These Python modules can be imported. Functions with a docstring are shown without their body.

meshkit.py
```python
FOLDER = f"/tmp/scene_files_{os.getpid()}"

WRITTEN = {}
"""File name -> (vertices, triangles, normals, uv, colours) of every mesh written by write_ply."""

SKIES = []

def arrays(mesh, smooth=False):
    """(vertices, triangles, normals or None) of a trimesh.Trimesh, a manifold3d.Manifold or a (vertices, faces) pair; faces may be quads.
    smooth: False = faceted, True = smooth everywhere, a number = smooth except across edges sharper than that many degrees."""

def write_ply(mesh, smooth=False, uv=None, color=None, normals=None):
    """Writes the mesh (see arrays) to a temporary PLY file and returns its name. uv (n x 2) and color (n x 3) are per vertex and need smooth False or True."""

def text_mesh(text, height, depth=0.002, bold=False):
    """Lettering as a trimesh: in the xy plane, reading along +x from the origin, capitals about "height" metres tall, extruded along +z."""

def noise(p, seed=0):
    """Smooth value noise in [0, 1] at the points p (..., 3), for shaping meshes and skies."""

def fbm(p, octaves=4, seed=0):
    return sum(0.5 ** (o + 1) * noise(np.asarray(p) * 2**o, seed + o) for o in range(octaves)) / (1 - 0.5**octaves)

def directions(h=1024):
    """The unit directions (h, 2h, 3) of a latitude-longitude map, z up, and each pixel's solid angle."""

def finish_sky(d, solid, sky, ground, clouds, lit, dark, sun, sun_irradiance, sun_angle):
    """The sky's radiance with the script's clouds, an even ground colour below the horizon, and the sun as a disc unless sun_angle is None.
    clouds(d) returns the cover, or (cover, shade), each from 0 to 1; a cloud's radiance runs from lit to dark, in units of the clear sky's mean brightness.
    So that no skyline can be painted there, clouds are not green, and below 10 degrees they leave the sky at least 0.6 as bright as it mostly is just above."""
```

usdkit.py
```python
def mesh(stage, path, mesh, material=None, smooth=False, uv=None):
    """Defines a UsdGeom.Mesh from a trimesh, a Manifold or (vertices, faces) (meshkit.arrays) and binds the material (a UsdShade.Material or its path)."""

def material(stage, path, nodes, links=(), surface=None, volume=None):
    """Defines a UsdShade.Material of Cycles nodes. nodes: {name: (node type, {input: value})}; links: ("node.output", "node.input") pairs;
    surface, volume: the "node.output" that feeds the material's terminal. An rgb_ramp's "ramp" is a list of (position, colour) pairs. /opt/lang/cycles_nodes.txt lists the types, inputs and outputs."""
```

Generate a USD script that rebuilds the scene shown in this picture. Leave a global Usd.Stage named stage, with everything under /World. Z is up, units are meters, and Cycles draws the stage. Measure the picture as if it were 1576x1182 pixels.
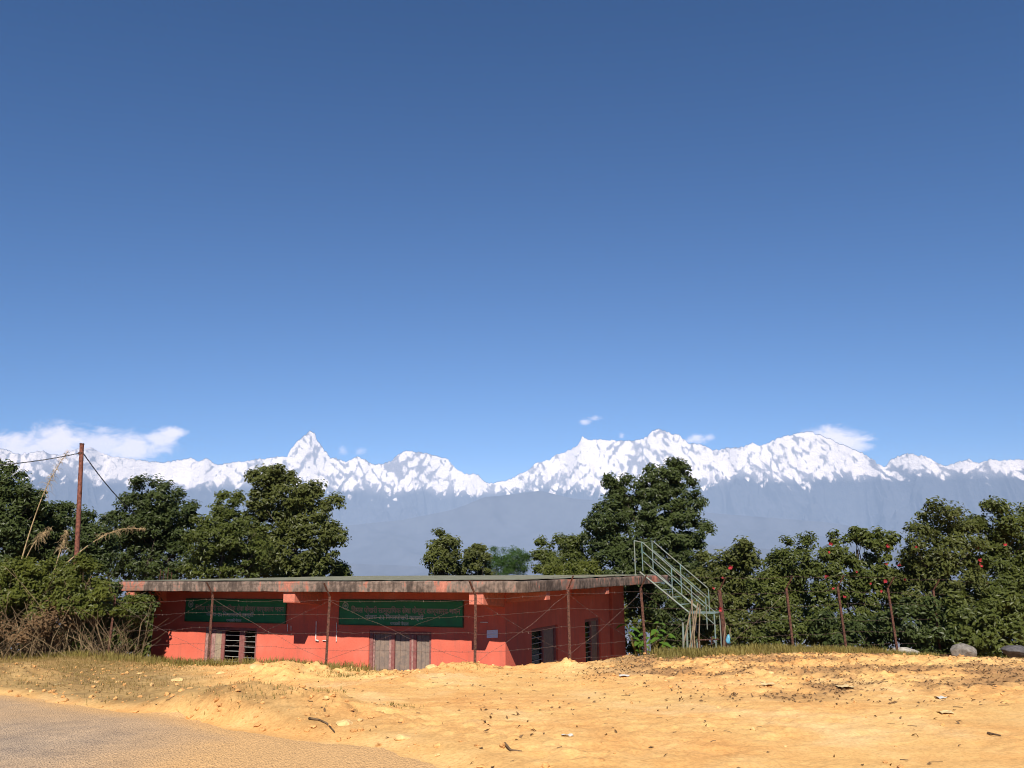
import math
import numpy as np, trimesh, usdkit, meshkit
from pxr import Usd, UsdGeom, UsdLux, UsdShade, Gf, Sdf, Vt

stage = Usd.Stage.CreateInMemory()
UsdGeom.SetStageUpAxis(stage, UsdGeom.Tokens.z)
UsdGeom.SetStageMetersPerUnit(stage, 1.0)
W = UsdGeom.Xform.Define(stage, '/World')
stage.SetDefaultPrim(W.GetPrim())
UsdGeom.Scope.Define(stage, '/World/Looks')

# ------------------------------------------------------------------ camera
FPX, EYE = 1275.0, 1.65                      # focal length in pixels of a 1576 wide frame, eye height
PITCH, ROLL = math.radians(12.56), math.radians(0.5)
EXPOSURE = 0.92
_fw = np.array([0, math.cos(PITCH), math.sin(PITCH)])
_up0 = np.array([0, -math.sin(PITCH), math.cos(PITCH)])
_r0 = np.array([1.0, 0, 0])
CR = math.cos(ROLL) * _r0 - math.sin(ROLL) * _up0
CU = math.cos(ROLL) * _up0 + math.sin(ROLL) * _r0
cam = UsdGeom.Camera.Define(stage, '/World/camera')
M = np.eye(4); M[0, :3] = CR; M[1, :3] = CU; M[2, :3] = -_fw; M[3, :3] = (0, 0, EYE)
cam.AddTransformOp().Set(Gf.Matrix4d(M))
cam.CreateHorizontalApertureAttr(36.0); cam.CreateVerticalApertureAttr(27.0)
cam.CreateFocalLengthAttr(36.0 * FPX / 1576.0)
cam.CreateClippingRangeAttr(Gf.Vec2f(0.05, 200000.0))
cam.CreateExposureAttr(EXPOSURE)

# ------------------------------------------------------------------ sun and sky
SUN_EL, SUN_AZ = math.radians(42.0), math.atan2(0.0, -1.0)     # noon sun, behind the camera
sd = np.array([math.sin(SUN_AZ) * math.cos(SUN_EL), math.cos(SUN_AZ) * math.cos(SUN_EL), math.sin(SUN_EL)])
sun = UsdLux.DistantLight.Define(stage, '/World/sun')
sun.CreateIntensityAttr(1.2); sun.CreateAngleAttr(0.53); sun.CreateNormalizeAttr(True)
sun.CreateColorAttr(Gf.Vec3f(1.0, 0.93, 0.82))
_x = np.cross([0, 0, 1.0], sd); _x /= np.linalg.norm(_x); _y = np.cross(sd, _x)
M = np.eye(4); M[0, :3] = _x; M[1, :3] = _y; M[2, :3] = sd
sun.AddTransformOp().Set(Gf.Matrix4d(M))

def ray(px, py):
    d = _fw + (px - 788.0) / FPX * CR - (py - 591.0) / FPX * CU
    return d
def at(px, py, y):                            # point seen at photo pixel px, py lying y metres ahead
    d = ray(px, py); t = y / d[1]
    return np.array([d[0] * t, y, EYE + d[2] * t])
def atz(px, py, z):
    d = ray(px, py); t = (z - EYE) / d[2]
    return np.array([d[0] * t, d[1] * t, z])
def pix(p):
    p = np.asarray(p, float) - [0, 0, EYE]
    zc = p @ _fw
    return np.array([788 + FPX * (p @ CR) / zc, 591 - FPX * (p @ CU) / zc])

SKY_STRENGTH, SKY_SAT, SKY_GAMMA = 0.050, 1.50, 1.07
CLOUD_LIT = np.array([1.35, 1.18, 1.18])
clouds = [  # px, py, rx, ry, density: the cloud banks over the snow peaks
    (20, 692, 70, 26, 1.0), (90, 677, 58, 24, 1.0), (70, 700, 90, 22, .9), (160, 684, 60, 22, .85), (165, 664, 34, 8, .55), (205, 690, 60, 22, .95),
    (243, 677, 30, 15, .9), (262, 666, 22, 9, .95), (-60, 690, 60, 26, 1.0), (1288, 678, 50, 21, 1.0), (1318, 687, 28, 10, .85),
    (1284, 667, 12, 9, .6), (900, 649, 9, 5, .62), (917, 643, 12, 4, .5), (1073, 676, 15, 8, .8), (1091, 673, 10, 6, .55), (957, 671, 5, 5, .5),
    (527, 693, 10, 8, .4), (554, 694, 9, 6, .35)]
nodes = {'sky': ('sky_texture', dict(sky_type='single_scattering', sun_disc=False, sun_elevation=SUN_EL, sun_rotation=SUN_AZ, altitude=1400.0, air_density=1.0, aerosol_density=0.05, ozone_density=6.0)),
         'tc': ('texture_coordinate', {}), 'sep': ('separate_xyz', {}), 'u': ('math', dict(math_type='divide')), 'v': ('math', dict(math_type='divide')),
         'uv': ('combine_xyz', dict(z=0.0)), 'n1': ('noise_texture', dict(scale=64.0, detail=10.0, roughness=.70, distortion=.5)),
         'mp': ('mapping', dict(scale=(0.55, 1.0, 1.0))),
         'front': ('math', dict(math_type='greater_than', value2=0.02)), 'bg': ('background_shader', dict(strength=SKY_STRENGTH)),
         'sat': ('hsv', dict(saturation=SKY_SAT, value=.89)), 'gam': ('gamma', dict(gamma=SKY_GAMMA)),
         'mixc': ('mix_color', dict(blend_type='mix', b=tuple(CLOUD_LIT / SKY_STRENGTH / 2 ** EXPOSURE), use_clamp=False)), 'fm': ('math', dict(math_type='multiply'))}
links = [('tc.generated', 'sep.vector'), ('sep.x', 'u.value1'), ('sep.y', 'u.value2'), ('sep.z', 'v.value1'), ('sep.y', 'v.value2'),
         ('u.value', 'uv.x'), ('v.value', 'uv.y'), ('uv.vector', 'mp.vector'), ('mp.vector', 'n1.vector'), ('sep.y', 'front.value1')]
prev = None
for i, (px, py, rx, ry, dn) in enumerate(clouds):
    d = ray(px, py); u0, v0 = d[0] / d[1], d[2] / d[1]
    nodes[f's{i}'] = ('vector_math', dict(math_type='subtract', vector2=(u0, v0, 0)))
    nodes[f'm{i}'] = ('vector_math', dict(math_type='multiply', vector2=(FPX * .93 / rx, FPX * .93 / ry, 0)))
    nodes[f'l{i}'] = ('vector_math', dict(math_type='length'))
    nodes[f'a{i}'] = ('math', dict(math_type='multiply_add', value2=-2.0 if dn > .8 else -3.4))       # noise * k + distance
    nodes[f'r{i}'] = ('map_range', dict(range_type='smoothstep', from_min=0.22 if dn > .8 else -.5, from_max=-.70 if dn > .8 else -1.7, to_min=0.0, to_max=dn, clamp=True))
    links += [('uv.vector', f's{i}.vector1'), (f's{i}.vector', f'm{i}.vector1'), (f'm{i}.vector', f'l{i}.vector1'), ('n1.fac', f'a{i}.value1'), (f'l{i}.value', f'a{i}.value3'), (f'a{i}.value', f'r{i}.value')]
    if prev is None: prev = f'r{i}.result'
    else:
        nodes[f'x{i}'] = ('math', dict(math_type='maximum')); links += [(prev, f'x{i}.value1'), (f'r{i}.result', f'x{i}.value2')]; prev = f'x{i}.value'
links += [(prev, 'fm.value1'), ('front.value', 'fm.value2'), ('fm.value', 'mixc.fac'), ('sky.color', 'sat.color'), ('sat.color', 'gam.color'), ('gam.color', 'mixc.a'), ('mixc.result', 'bg.color')]
sky_m = usdkit.material(stage, '/World/Looks/sky_look', nodes, links, surface='bg.background')
dome = UsdLux.DomeLight.Define(stage, '/World/sky')
UsdShade.MaterialBindingAPI.Apply(dome.GetPrim()).Bind(sky_m)
dome.GetPrim().SetCustomDataByKey('label', 'clear deep blue sky with cloud banks over the snow peaks')
dome.GetPrim().SetCustomDataByKey('category', 'sky'); dome.GetPrim().SetCustomDataByKey('kind', 'structure')

# ------------------------------------------------------------------ helpers
rng = np.random.default_rng(7)
_used = {}
def path_for(name, parent=None):
    base = (parent.GetPath().pathString if parent is not None else '/World') + '/' + name
    k = _used.get(base, -1) + 1; _used[base] = k
    return base if k == 0 else f'{base}_{k:03d}'
def keys(prim, **kw):
    for k, v in kw.items():
        if v is not None: prim.SetCustomDataByKey(k, v)
    return prim
def obj(name, mesh, mat, parent=None, smooth=False, label=None, category=None, group=None, kind=None, pv=None):
    m = usdkit.mesh(stage, path_for(name, parent), mesh, mat, smooth=smooth)
    if pv:
        for k, a in pv.items():
            UsdGeom.PrimvarsAPI(m).CreatePrimvar(k, Sdf.ValueTypeNames.FloatArray, 'vertex').Set(Vt.FloatArray.FromNumpy(np.asarray(a, np.float32)))
    return keys(m.GetPrim(), label=label, category=category, group=group, kind=kind)
def thing(name, label, category, loc=(0, 0, 0), group=None, kind=None, rot=0.0):
    x = UsdGeom.Xform.Define(stage, path_for(name)); x.AddTranslateOp().Set(Gf.Vec3d(*map(float, loc)))
    if rot: x.AddRotateZOp().Set(float(rot))
    p = keys(x.GetPrim(), label=label, category=category, group=group, kind=kind)
    p_loc[p.GetPath().pathString] = np.array(loc, float)
    return p
p_loc = {}
def part(name, mesh, mat, root, parent=None, smooth=False, label=None, kind=None, pv=None):
    """a part given in world coordinates, stored relative to its thing's base"""
    off = p_loc[root.GetPath().pathString]
    if isinstance(mesh, trimesh.Trimesh): mesh = mesh.copy(); mesh.apply_translation(-off)
    else: mesh = (np.asarray(mesh[0]) - off, mesh[1])
    return obj(name, mesh, mat, parent if parent is not None else root, smooth, label=label, kind=kind, pv=pv)
cat = trimesh.util.concatenate
def bevel_box(lo, hi, b=0.006):
    """axis aligned box with chamfered edges, 44 triangles"""
    lo, hi = np.asarray(lo, float), np.asarray(hi, float); b = min(b, (hi - lo).min() * .3)
    pts = []
    for s in np.ndindex(2, 2, 2):
        c = np.where(np.array(s) == 0, lo, hi); sg = np.where(np.array(s) == 0, 1, -1) * b
        for k in range(3):
            q = c.copy(); q[[j for j in range(3) if j != k]] += sg[[j for j in range(3) if j != k]]; pts.append(q)
    return trimesh.convex.convex_hull(np.array(pts))
def tube(points, radii, sides=6, caps=True):
    p = np.asarray(points, float); radii = np.broadcast_to(radii, (len(p),))
    t = np.gradient(p, axis=0); t /= np.linalg.norm(t, axis=1, keepdims=True) + 1e-12
    a = np.cross(t, np.where(np.abs(t[:, 2:]) < 0.9, [0, 0, 1.0], [1.0, 0, 0])); a /= np.linalg.norm(a, axis=1, keepdims=True) + 1e-12
    b = np.cross(t, a); ang = np.arange(sides) * 2 * np.pi / sides
    v = (p[:, None] + radii[:, None, None] * (np.cos(ang)[None, :, None] * a[:, None] + np.sin(ang)[None, :, None] * b[:, None])).reshape(-1, 3)
    i, j = np.meshgrid(np.arange(len(p) - 1), np.arange(sides), indexing='ij')
    q = np.stack([i * sides + j, i * sides + (j + 1) % sides, (i + 1) * sides + (j + 1) % sides, (i + 1) * sides + j], -1).reshape(-1, 4)
    f = np.vstack([q[:, [0, 1, 2]], q[:, [0, 2, 3]]])
    if caps:
        n = len(v); v = np.vstack([v, p[:1], p[-1:]]); k = np.arange(sides); k2 = (k + 1) % sides; o = (len(p) - 1) * sides
        f = np.vstack([f, np.stack([np.full(sides, n), k2, k], 1), np.stack([np.full(sides, n + 1), o + k, o + k2], 1)])
    return trimesh.Trimesh(v, f, process=False)
def rod(a, b, r, sides=8):
    return tube([a, b], r, sides)
class Soup:
    def __init__(s): s.v, s.f, s.n = [], [], 0
    def add(s, v, f):
        s.v.append(np.asarray(v, float)); s.f.append(np.asarray(f) + s.n); s.n += len(v)
    def mesh(s): return (np.vstack(s.v), np.vstack(s.f))
def sstep(x, a, b):
    t = np.clip((np.asarray(x, float) - a) / (b - a), 0, 1); return t * t * (3 - 2 * t)
def fb(x, y, scale, octaves=4, seed=0):
    p = np.stack([np.asarray(x, float) * scale, np.asarray(y, float) * scale, np.full(np.shape(x), 3.7)], -1)
    return meshkit.fbm(p, octaves, seed)

# ------------------------------------------------------------------ materials
def mat(name, nodes, links, surface='p.BSDF'): return usdkit.material(stage, '/World/Looks/' + name, nodes, links, surface=surface)
def plain(name, col, rough=.6, var=.15, scale=6.0, bump=0.0, metallic=0.0, spec=.3, col2=None, detail=5.0):
    c = np.array(col, float); c2 = np.array(col2, float) if col2 is not None else c * (1 - 2 * var)
    n = {'g': ('geometry', {}), 'n': ('noise_texture', dict(scale=scale, detail=detail, roughness=.65)),
         'r': ('rgb_ramp', dict(ramp=[(.3, tuple(c2)), (.7, tuple(c * (1 + var * .5)))])), 'p': ('principled_bsdf', dict(roughness=rough, metallic=metallic, specular_ior_level=spec))}
    l = [('g.position', 'n.vector'), ('n.fac', 'r.fac'), ('r.color', 'p.base_color')]
    if bump:
        n['b'] = ('bump', dict(strength=bump, distance=.02)); l += [('n.fac', 'b.height'), ('b.normal', 'p.normal')]
    return mat(name, n, l)
def leafmat(name, dark, mid, light, transl=.35, gloss=.42, hue_scale=.9):
    n = {'g': ('geometry', {}), 'n': ('noise_texture', dict(scale=hue_scale, detail=3.0)), 'ad': ('math', dict(math_type='multiply_add', value2=.62)), 'sc': ('math', dict(math_type='multiply', value2=.42)),
         'r': ('rgb_ramp', dict(ramp=[(.15, dark), (.55, mid), (.92, light)])), 'p': ('principled_bsdf', dict(roughness=gloss, specular_ior_level=.25)),
         't': ('translucent_bsdf', {}), 'hs': ('hsv', dict(hue=.49, saturation=1.1, value=1.5)), 'm': ('mix_closure', dict(fac=transl))}
    l = [('g.position', 'n.vector'), ('n.fac', 'sc.value1'), ('g.random_per_island', 'ad.value1'), ('sc.value', 'ad.value3'), ('ad.value', 'r.fac'), ('r.color', 'p.base_color'), ('r.color', 'hs.color'), ('hs.color', 't.color'),
         ('p.BSDF', 'm.closure1'), ('t.BSDF', 'm.closure2')]
    return mat(name, n, l, 'm.closure')
L = {}
L['leaf_dark'] = leafmat('leaf_dark', (.045, .062, .018), (.095, .122, .032), (.18, .195, .06))
L['leaf_mid'] = leafmat('leaf_mid', (.066, .082, .018), (.145, .165, .036), (.29, .275, .075))
L['leaf_olive'] = leafmat('leaf_olive', (.070, .080, .020), (.145, .162, .040), (.27, .262, .078))
L['leaf_bright'] = leafmat('leaf_bright', (.085, .10, .018), (.18, .195, .036), (.33, .32, .075), .4)
L['leaf_fern'] = leafmat('leaf_fern', (.045, .090, .020), (.080, .15, .032), (.13, .21, .05), .4)
L['leaf_big'] = leafmat('leaf_big', (.08, .16, .025), (.15, .27, .04), (.24, .36, .07), .45, .35)
L['bark'] = plain('bark', (.13, .105, .085), .9, .4, 18, .6, spec=.1)
L['bark_light'] = plain('bark_light', (.26, .22, .17), .9, .35, 18, .5, spec=.1)
L['dry_stem'] = plain('dry_stem', (.25, .18, .10), .9, .4, 5, 0, spec=.1)
L['dry_dark'] = plain('dry_dark', (.15, .10, .06), .9, .4, 5, 0, spec=.1)
L['reed'] = plain('reed', (.42, .30, .16), .8, .3, 7, 0, spec=.2)
L['flower'] = plain('flower', (.44, .035, .045), .7, .45, 9, 0, spec=.2)
L['grass'] = leafmat('grass', (.24, .175, .06), (.44, .31, .12), (.62, .46, .21), .3, .6, 1.6)
L['grass_green'] = leafmat('grass_green', (.18, .15, .04), (.34, .27, .08), (.50, .39, .14), .3, .6, 1.6)
L['rust'] = plain('rust', (.125, .055, .037), .8, .45, 26, .4, spec=.2)
L['rust_pole'] = plain('rust_pole', (.21, .075, .05), .75, .4, 14, .3, spec=.25)
L['wire'] = plain('wire', (.17, .11, .085), .6, .35, 20, 0, metallic=.2)
L['cable'] = plain('cable', (.05, .05, .055), .6, .1, 10)
L['teal'] = plain('teal', (.10, .19, .195), .6, .2, 5.5, .2, col2=(.16, .15, .11))
L['teal_pale'] = plain('teal_pale', (.135, .19, .18), .6, .2, 5.5, .2, col2=(.19, .17, .12))
L['bamboo'] = plain('bamboo', (.24, .175, .11), .7, .3, 9, 0)
L['maroon'] = plain('maroon', (.155, .042, .042), .6, .35, 12, .2, col2=(.26, .12, .10))
L['maroon_pale'] = plain('maroon_pale', (.38, .22, .19), .65, .3, 14, .2)
L['plank'] = plain('plank', (.23, .165, .125), .8, .3, 9, .3, col2=(.15, .12, .105))
L['plank_pale'] = plain('plank_pale', (.33, .25, .165), .8, .25, 9, .3, col2=(.22, .17, .13))
L['steel'] = plain('steel', (.33, .33, .31), .5, .2, 14, 0, metallic=.3)
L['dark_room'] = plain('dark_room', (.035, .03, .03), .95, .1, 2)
L['green_board'] = plain('green_board', (.014, .19, .068), .5, .15, 3.0, 0, col2=(.016, .14, .060))
L['board_frame'] = plain('board_frame', (.03, .10, .05), .5, .2, 8)
L['letter_pink'] = plain('letter_pink', (.30, .24, .20), .6, .2, 4)
L['letter_yellow'] = plain('letter_yellow', (.42, .36, .14), .6, .2, 4)
L['letter_white'] = plain('letter_white', (.34, .42, .36), .6, .15, 4)
L['paper'] = plain('paper', (.66, .70, .80), .7, .06, 20)
L['white_paint'] = plain('white_paint', (.72, .70, .66), .6, .2, 20)
L['litter'] = plain('litter', (.66, .62, .54), .6, .15, 30)
L['litter_yellow'] = plain('litter_yellow', (.68, .50, .24), .6, .15, 30)
L['blue_plastic'] = plain('blue_plastic', (.10, .30, .42), .4, .2, 20)
L['stone'] = plain('stone', (.20, .18, .16), .95, .3, 9, .9, spec=.1, col2=(.085, .075, .065), detail=9)
L['stone_pale'] = plain('stone_pale', (.40, .37, .32), .95, .3, 11, .9, spec=.1, col2=(.17, .155, .13), detail=9)
L['stone_dark'] = plain('stone_dark', (.10, .095, .10), .95, .3, 9, .9, spec=.1, col2=(.045, .042, .042), detail=9)
L['litter_leaf'] = leafmat('litter_leaf', (.12, .072, .034), (.25, .15, .068), (.44, .28, .13), .15, .7)
L['clod'] = plain('clod', (.62, .33, .125), .95, .25, 14, .3, spec=.1)
L['clod_pale'] = plain('clod_pale', (.70, .45, .20), .95, .2, 14, .3, spec=.1)
# painted masonry: coral wall, dirt near the ground, faint patches
L['wall'] = mat('wall', {'g': ('geometry', {}), 'n': ('noise_texture', dict(scale=1.3, detail=7.0, roughness=.6)), 'n2': ('noise_texture', dict(scale=22.0, detail=4.0)), 'mp': ('mapping', dict(scale=(3.0, 3.0, .35))), 'n3': ('noise_texture', dict(scale=2.0, detail=5.0, roughness=.7)),
                         'r': ('rgb_ramp', dict(ramp=[(.25, (.52, .105, .066)), (.55, (.60, .132, .084)), (.8, (.64, .175, .120))])),
                         'st': ('rgb_ramp', dict(ramp=[(.50, (0, 0, 0)), (.72, (.55, .55, .55))])), 'mx': ('mix_color', dict(b=(.36, .12, .085))), 'bw': ('rgb_to_bw', {}),
                         'b': ('bump', dict(strength=.25, distance=.02)), 'p': ('principled_bsdf', dict(roughness=.85, specular_ior_level=.2))},
                [('g.position', 'n.vector'), ('g.position', 'n2.vector'), ('g.position', 'mp.vector'), ('mp.vector', 'n3.vector'), ('n.fac', 'r.fac'), ('n3.fac', 'st.fac'), ('st.color', 'bw.color'), ('bw.val', 'mx.fac'), ('r.color', 'mx.a'), ('mx.result', 'p.base_color'), ('n2.fac', 'b.height'), ('b.normal', 'p.normal')])
# roof edge: coral paint gone black with mould in vertical streaks
L['fascia'] = mat('fascia', {'g': ('geometry', {}), 'mp': ('mapping', dict(scale=(1.0, 1.0, .22))), 'n': ('noise_texture', dict(scale=5.5, detail=7.0, roughness=.72)), 'n2': ('noise_texture', dict(scale=.7, detail=4.0)), 'ad': ('math', dict(math_type='multiply_add', value2=.62)),
                             'sc': ('math', dict(math_type='multiply', value2=.5)), 'n3': ('noise_texture', dict(scale=9.0, detail=5.0)), 'ad2': ('math', dict(math_type='multiply_add', value2=.25)),
                             'r': ('rgb_ramp', dict(ramp=[(.50, (.040, .030, .026)), (.62, (.10, .074, .060)), (.70, (.21, .155, .125)), (.765, (.34, .13, .09)), (.88, (.54, .22, .16))])),
                             'b': ('bump', dict(strength=.4, distance=.02)), 'p': ('principled_bsdf', dict(roughness=.92, specular_ior_level=.15))},
                  [('g.position', 'mp.vector'), ('mp.vector', 'n.vector'), ('g.position', 'n2.vector'), ('g.position', 'n3.vector'), ('n.fac', 'ad.value1'), ('n2.fac', 'sc.value1'), ('n3.fac', 'ad2.value1'), ('sc.value', 'ad2.value3'), ('ad2.value', 'ad.value3'), ('ad.value', 'r.fac'), ('r.color', 'p.base_color'), ('n3.fac', 'b.height'), ('b.normal', 'p.normal')])
L['beam'] = plain('beam', (.55, .16, .105), .9, .3, 11, .3, spec=.15, col2=(.36, .14, .10))
L['roof_top'] = plain('roof_top', (.20, .19, .145), .95, .35, 3.5, .4, spec=.1, col2=(.10, .11, .07))
# ------------------------------------------------------------------ far mountains
ridge_px = [(-900, 715), (-700, 700), (-520, 712), (-380, 690), (-260, 704), (-160, 684), (-80, 690), (-30, 688), (0, 690), (30, 699), (60, 694), (90, 700), (120, 691), (140, 688), (152, 695), (170, 702), (200, 706), (215, 708), (250, 712), (285, 706), (293, 705), (305, 710), (318, 706), (335, 715), (360, 711),
            (375, 710), (400, 706.5), (425, 703), (442, 703), (448, 690), (458, 679), (468, 670), (477, 663), (481, 665.5), (484, 664.5), (487, 675), (496, 688), (504, 698), (509, 704), (522, 707), (532, 711), (542, 707), (552, 703), (562, 707.5), (572, 714), (590, 714.5), (603, 708.5),
            (613, 699), (623, 693), (636, 695), (654, 697), (674, 702), (689, 706.5), (697, 716), (705, 724), (717, 729), (735, 730), (743, 739), (750, 744), (765, 742), (780, 739), (788, 736), (815, 723), (823, 713), (846, 708.5), (856, 700.5), (876, 693), (889, 685.5),
            (896, 672), (900, 674), (907, 676.5), (932, 676.5), (958, 678), (973, 679), (990, 675.5), (1001, 666.5), (1010, 660), (1021, 662.5), (1034, 667.5), (1044, 669), (1054, 676.5), (1062, 683), (1080, 683.5), (1095, 691.5), (1107, 693), (1120, 688), (1135, 689.5), (1148, 686), (1158, 681.5), (1168, 686.5), (1180, 683),
            (1191, 676.5), (1209, 670.5), (1227, 666.5), (1250, 665), (1260, 669), (1278, 676), (1303, 687), (1328, 697), (1341, 705), (1351, 714), (1361, 717.5), (1371, 707.5), (1387, 700), (1399, 697.5), (1409, 700.5), (1422, 700.5), (1432, 706), (1442, 711), (1455, 717.5), (1470, 712), (1491, 707), (1503, 712.5),
            (1526, 707), (1541, 709), (1564, 707), (1576, 709), (1640, 700), (1700, 712), (1800, 694), (1950, 712), (2100, 690), (2300, 705)]
def uel(pts):
    d = np.array([ray(*p) for p in pts]); return d[:, 0] / d[:, 1], d[:, 2] / np.hypot(d[:, 0], d[:, 1])
def ridged(x, y, octaves, seed, lac=2.03, gain=.55):
    out, amp, tot, w = 0, 1.0, 0, 1.0
    for o in range(octaves):
        a = .6 * o + .4; c, s = math.cos(a), math.sin(a)
        n = 1 - np.abs(2 * meshkit.noise(np.stack([c * x - s * y, s * x + c * y, np.full(np.shape(x), 1.3 * o)], -1), seed + o) - 1)
        n = n * n * w; out = out + amp * n; tot += amp; w = np.clip(n * 1.7, .25, 1); amp *= gain; x, y = x * lac, y * lac
    return out / tot
def grid_faces(nr, nc):
    i, j = np.meshgrid(np.arange(nr - 1), np.arange(nc - 1), indexing='ij'); a = i * nc + j
    return np.vstack([np.stack([a, a + 1, a + nc + 1], -1).reshape(-1, 3), np.stack([a, a + nc + 1, a + nc], -1).reshape(-1, 3)])
from scipy.ndimage import gaussian_filter1d
def mountain(pts, R, R0, power, nu, nt, seed, carve, jitter, wob, wavelength, ulim, behind=.12, end=-900.0, blur=.09, ribs=False):
    pu, pe = uel(pts); u = np.linspace(-ulim, ulim, nu)
    el = np.interp(u, pu, pe)
    un = np.stack([u * 420, np.full(nu, .5), np.full(nu, seed * 1.7)], -1)
    el = el + jitter * (meshkit.fbm(un, 4, seed) - .5)
    Rr = R + wob * (meshkit.fbm(np.stack([u * 9, np.full(nu, 2.5), np.full(nu, .3)], -1), 4, seed + 3) - .5) * 2
    t = np.concatenate([np.linspace(-behind, 0, 6)[:-1], [-.0006], np.linspace(0, 1, nt) ** 1.5])
    H0 = EYE + Rr * el
    # below the crest a peak widens and merges with its neighbours: blur the crest heights more and more
    sig = np.r_[0, np.geomspace(2, blur * nu, 9)]; HB = np.stack([H0] + [gaussian_filter1d(H0, s_, mode='nearest') for s_ in sig[1:]])
    lev = np.interp(np.abs(t) * blur * nu / .20, sig, np.arange(10.0)); lo = np.clip(lev.astype(int), 0, 8); fr = lev - lo
    H = HB[lo] * (1 - fr[:, None]) + HB[lo + 1] * fr[:, None]
    H = np.minimum(H, H0[None] + 260 * np.clip(np.abs(t)[:, None] * 30, 0, 1) * 0 + np.abs(t)[:, None] * 9000)
    T, U = np.meshgrid(t, u, indexing='ij'); RR = Rr[None] - T * (Rr[None] - R0)
    az = np.arctan(U); X, Y = RR * np.sin(az), RR * np.cos(az)
    base = end + (H - end) * np.clip(1 - np.abs(T), 0, 1) ** power
    base = np.where(T < 0, H - (H - end) * (-T / behind) * .5, base)
    lim = EYE + RR * (el[None] - .0006 - np.abs(T) * .004); base = np.where(T > 0, np.minimum(base, lim), base)      # the crest stays the skyline
    # spurs lean and wander: carved along ridged noise
    wx = X + wavelength * .8 * (fb(X, Y, 1 / wavelength, 3, seed + 5) - .5); wy = Y * .60 + wavelength * .8 * (fb(X, Y, 1 / wavelength, 3, seed + 6) - .5)
    rd = ridged(wx / wavelength, wy / wavelength, 7, seed)
    amp = carve * np.clip(np.abs(T) * 16, 0, 1) ** .7 * np.clip((1 - np.abs(T)), 0, 1) ** 1.2
    Z = base - amp * (1 - rd)
    if ribs:      # gullies and small ribs on the steep faces
        g_ = ridged(wx / 760 + 3, wy / 900, 5, seed + 70); Z = Z - 480 * np.clip(np.abs(T) * 40, 0, 1) * np.clip(1.2 - np.abs(T) * 2.2, 0, 1) * (1 - g_)
    m = (np.stack([X, Y, Z], -1).reshape(-1, 3), grid_faces(len(t), nu)[:, ::-1])
    if not ribs: return m
    # snow cover: lies on gentle ground and in hollows high up, thin on ribs and steep faces
    dz = np.hypot(np.gradient(Z, axis=0) / (np.gradient(RR, axis=0) + 1e-6), np.gradient(Z, axis=1) / (np.gradient(X, axis=1) + 1e-6))
    wq = 300 * (fb(X, Z, 1 / 600, 4, seed + 7) - .5); wr = 300 * (fb(X, Z, 1 / 600, 4, seed + 8) - .5)
    ra = ridged((X + .75 * Z + wq) / 430 + 5, (Z - .4 * X + wr) / 1300, 6, seed + 40); rb = ridged((X - .75 * Z + wr) / 390 + 15, (Z + .4 * X + wq) / 1200, 6, seed + 45)
    r2 = np.where(fb(X, Z, 1 / 1500, 2, seed + 46) > .5, np.maximum(ra, rb * .85), np.maximum(ra * .85, rb)) - .07
    r3 = ridged((X + wq) / 210 + 9, (Z + wr) / 300, 4, seed + 60)
    big = fb(X, Z, 1 / 1900, 3, seed + 50) - .5
    alt = np.clip((Z - 3480 + 1500 * big) / 420, -2.5, .42) + .9 * sstep(fb(X + 4000, Z * .6, 1 / 5200, 2, seed + 52), .44, .62) * 1.1 * sstep(Z, 3150, 3800)
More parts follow.
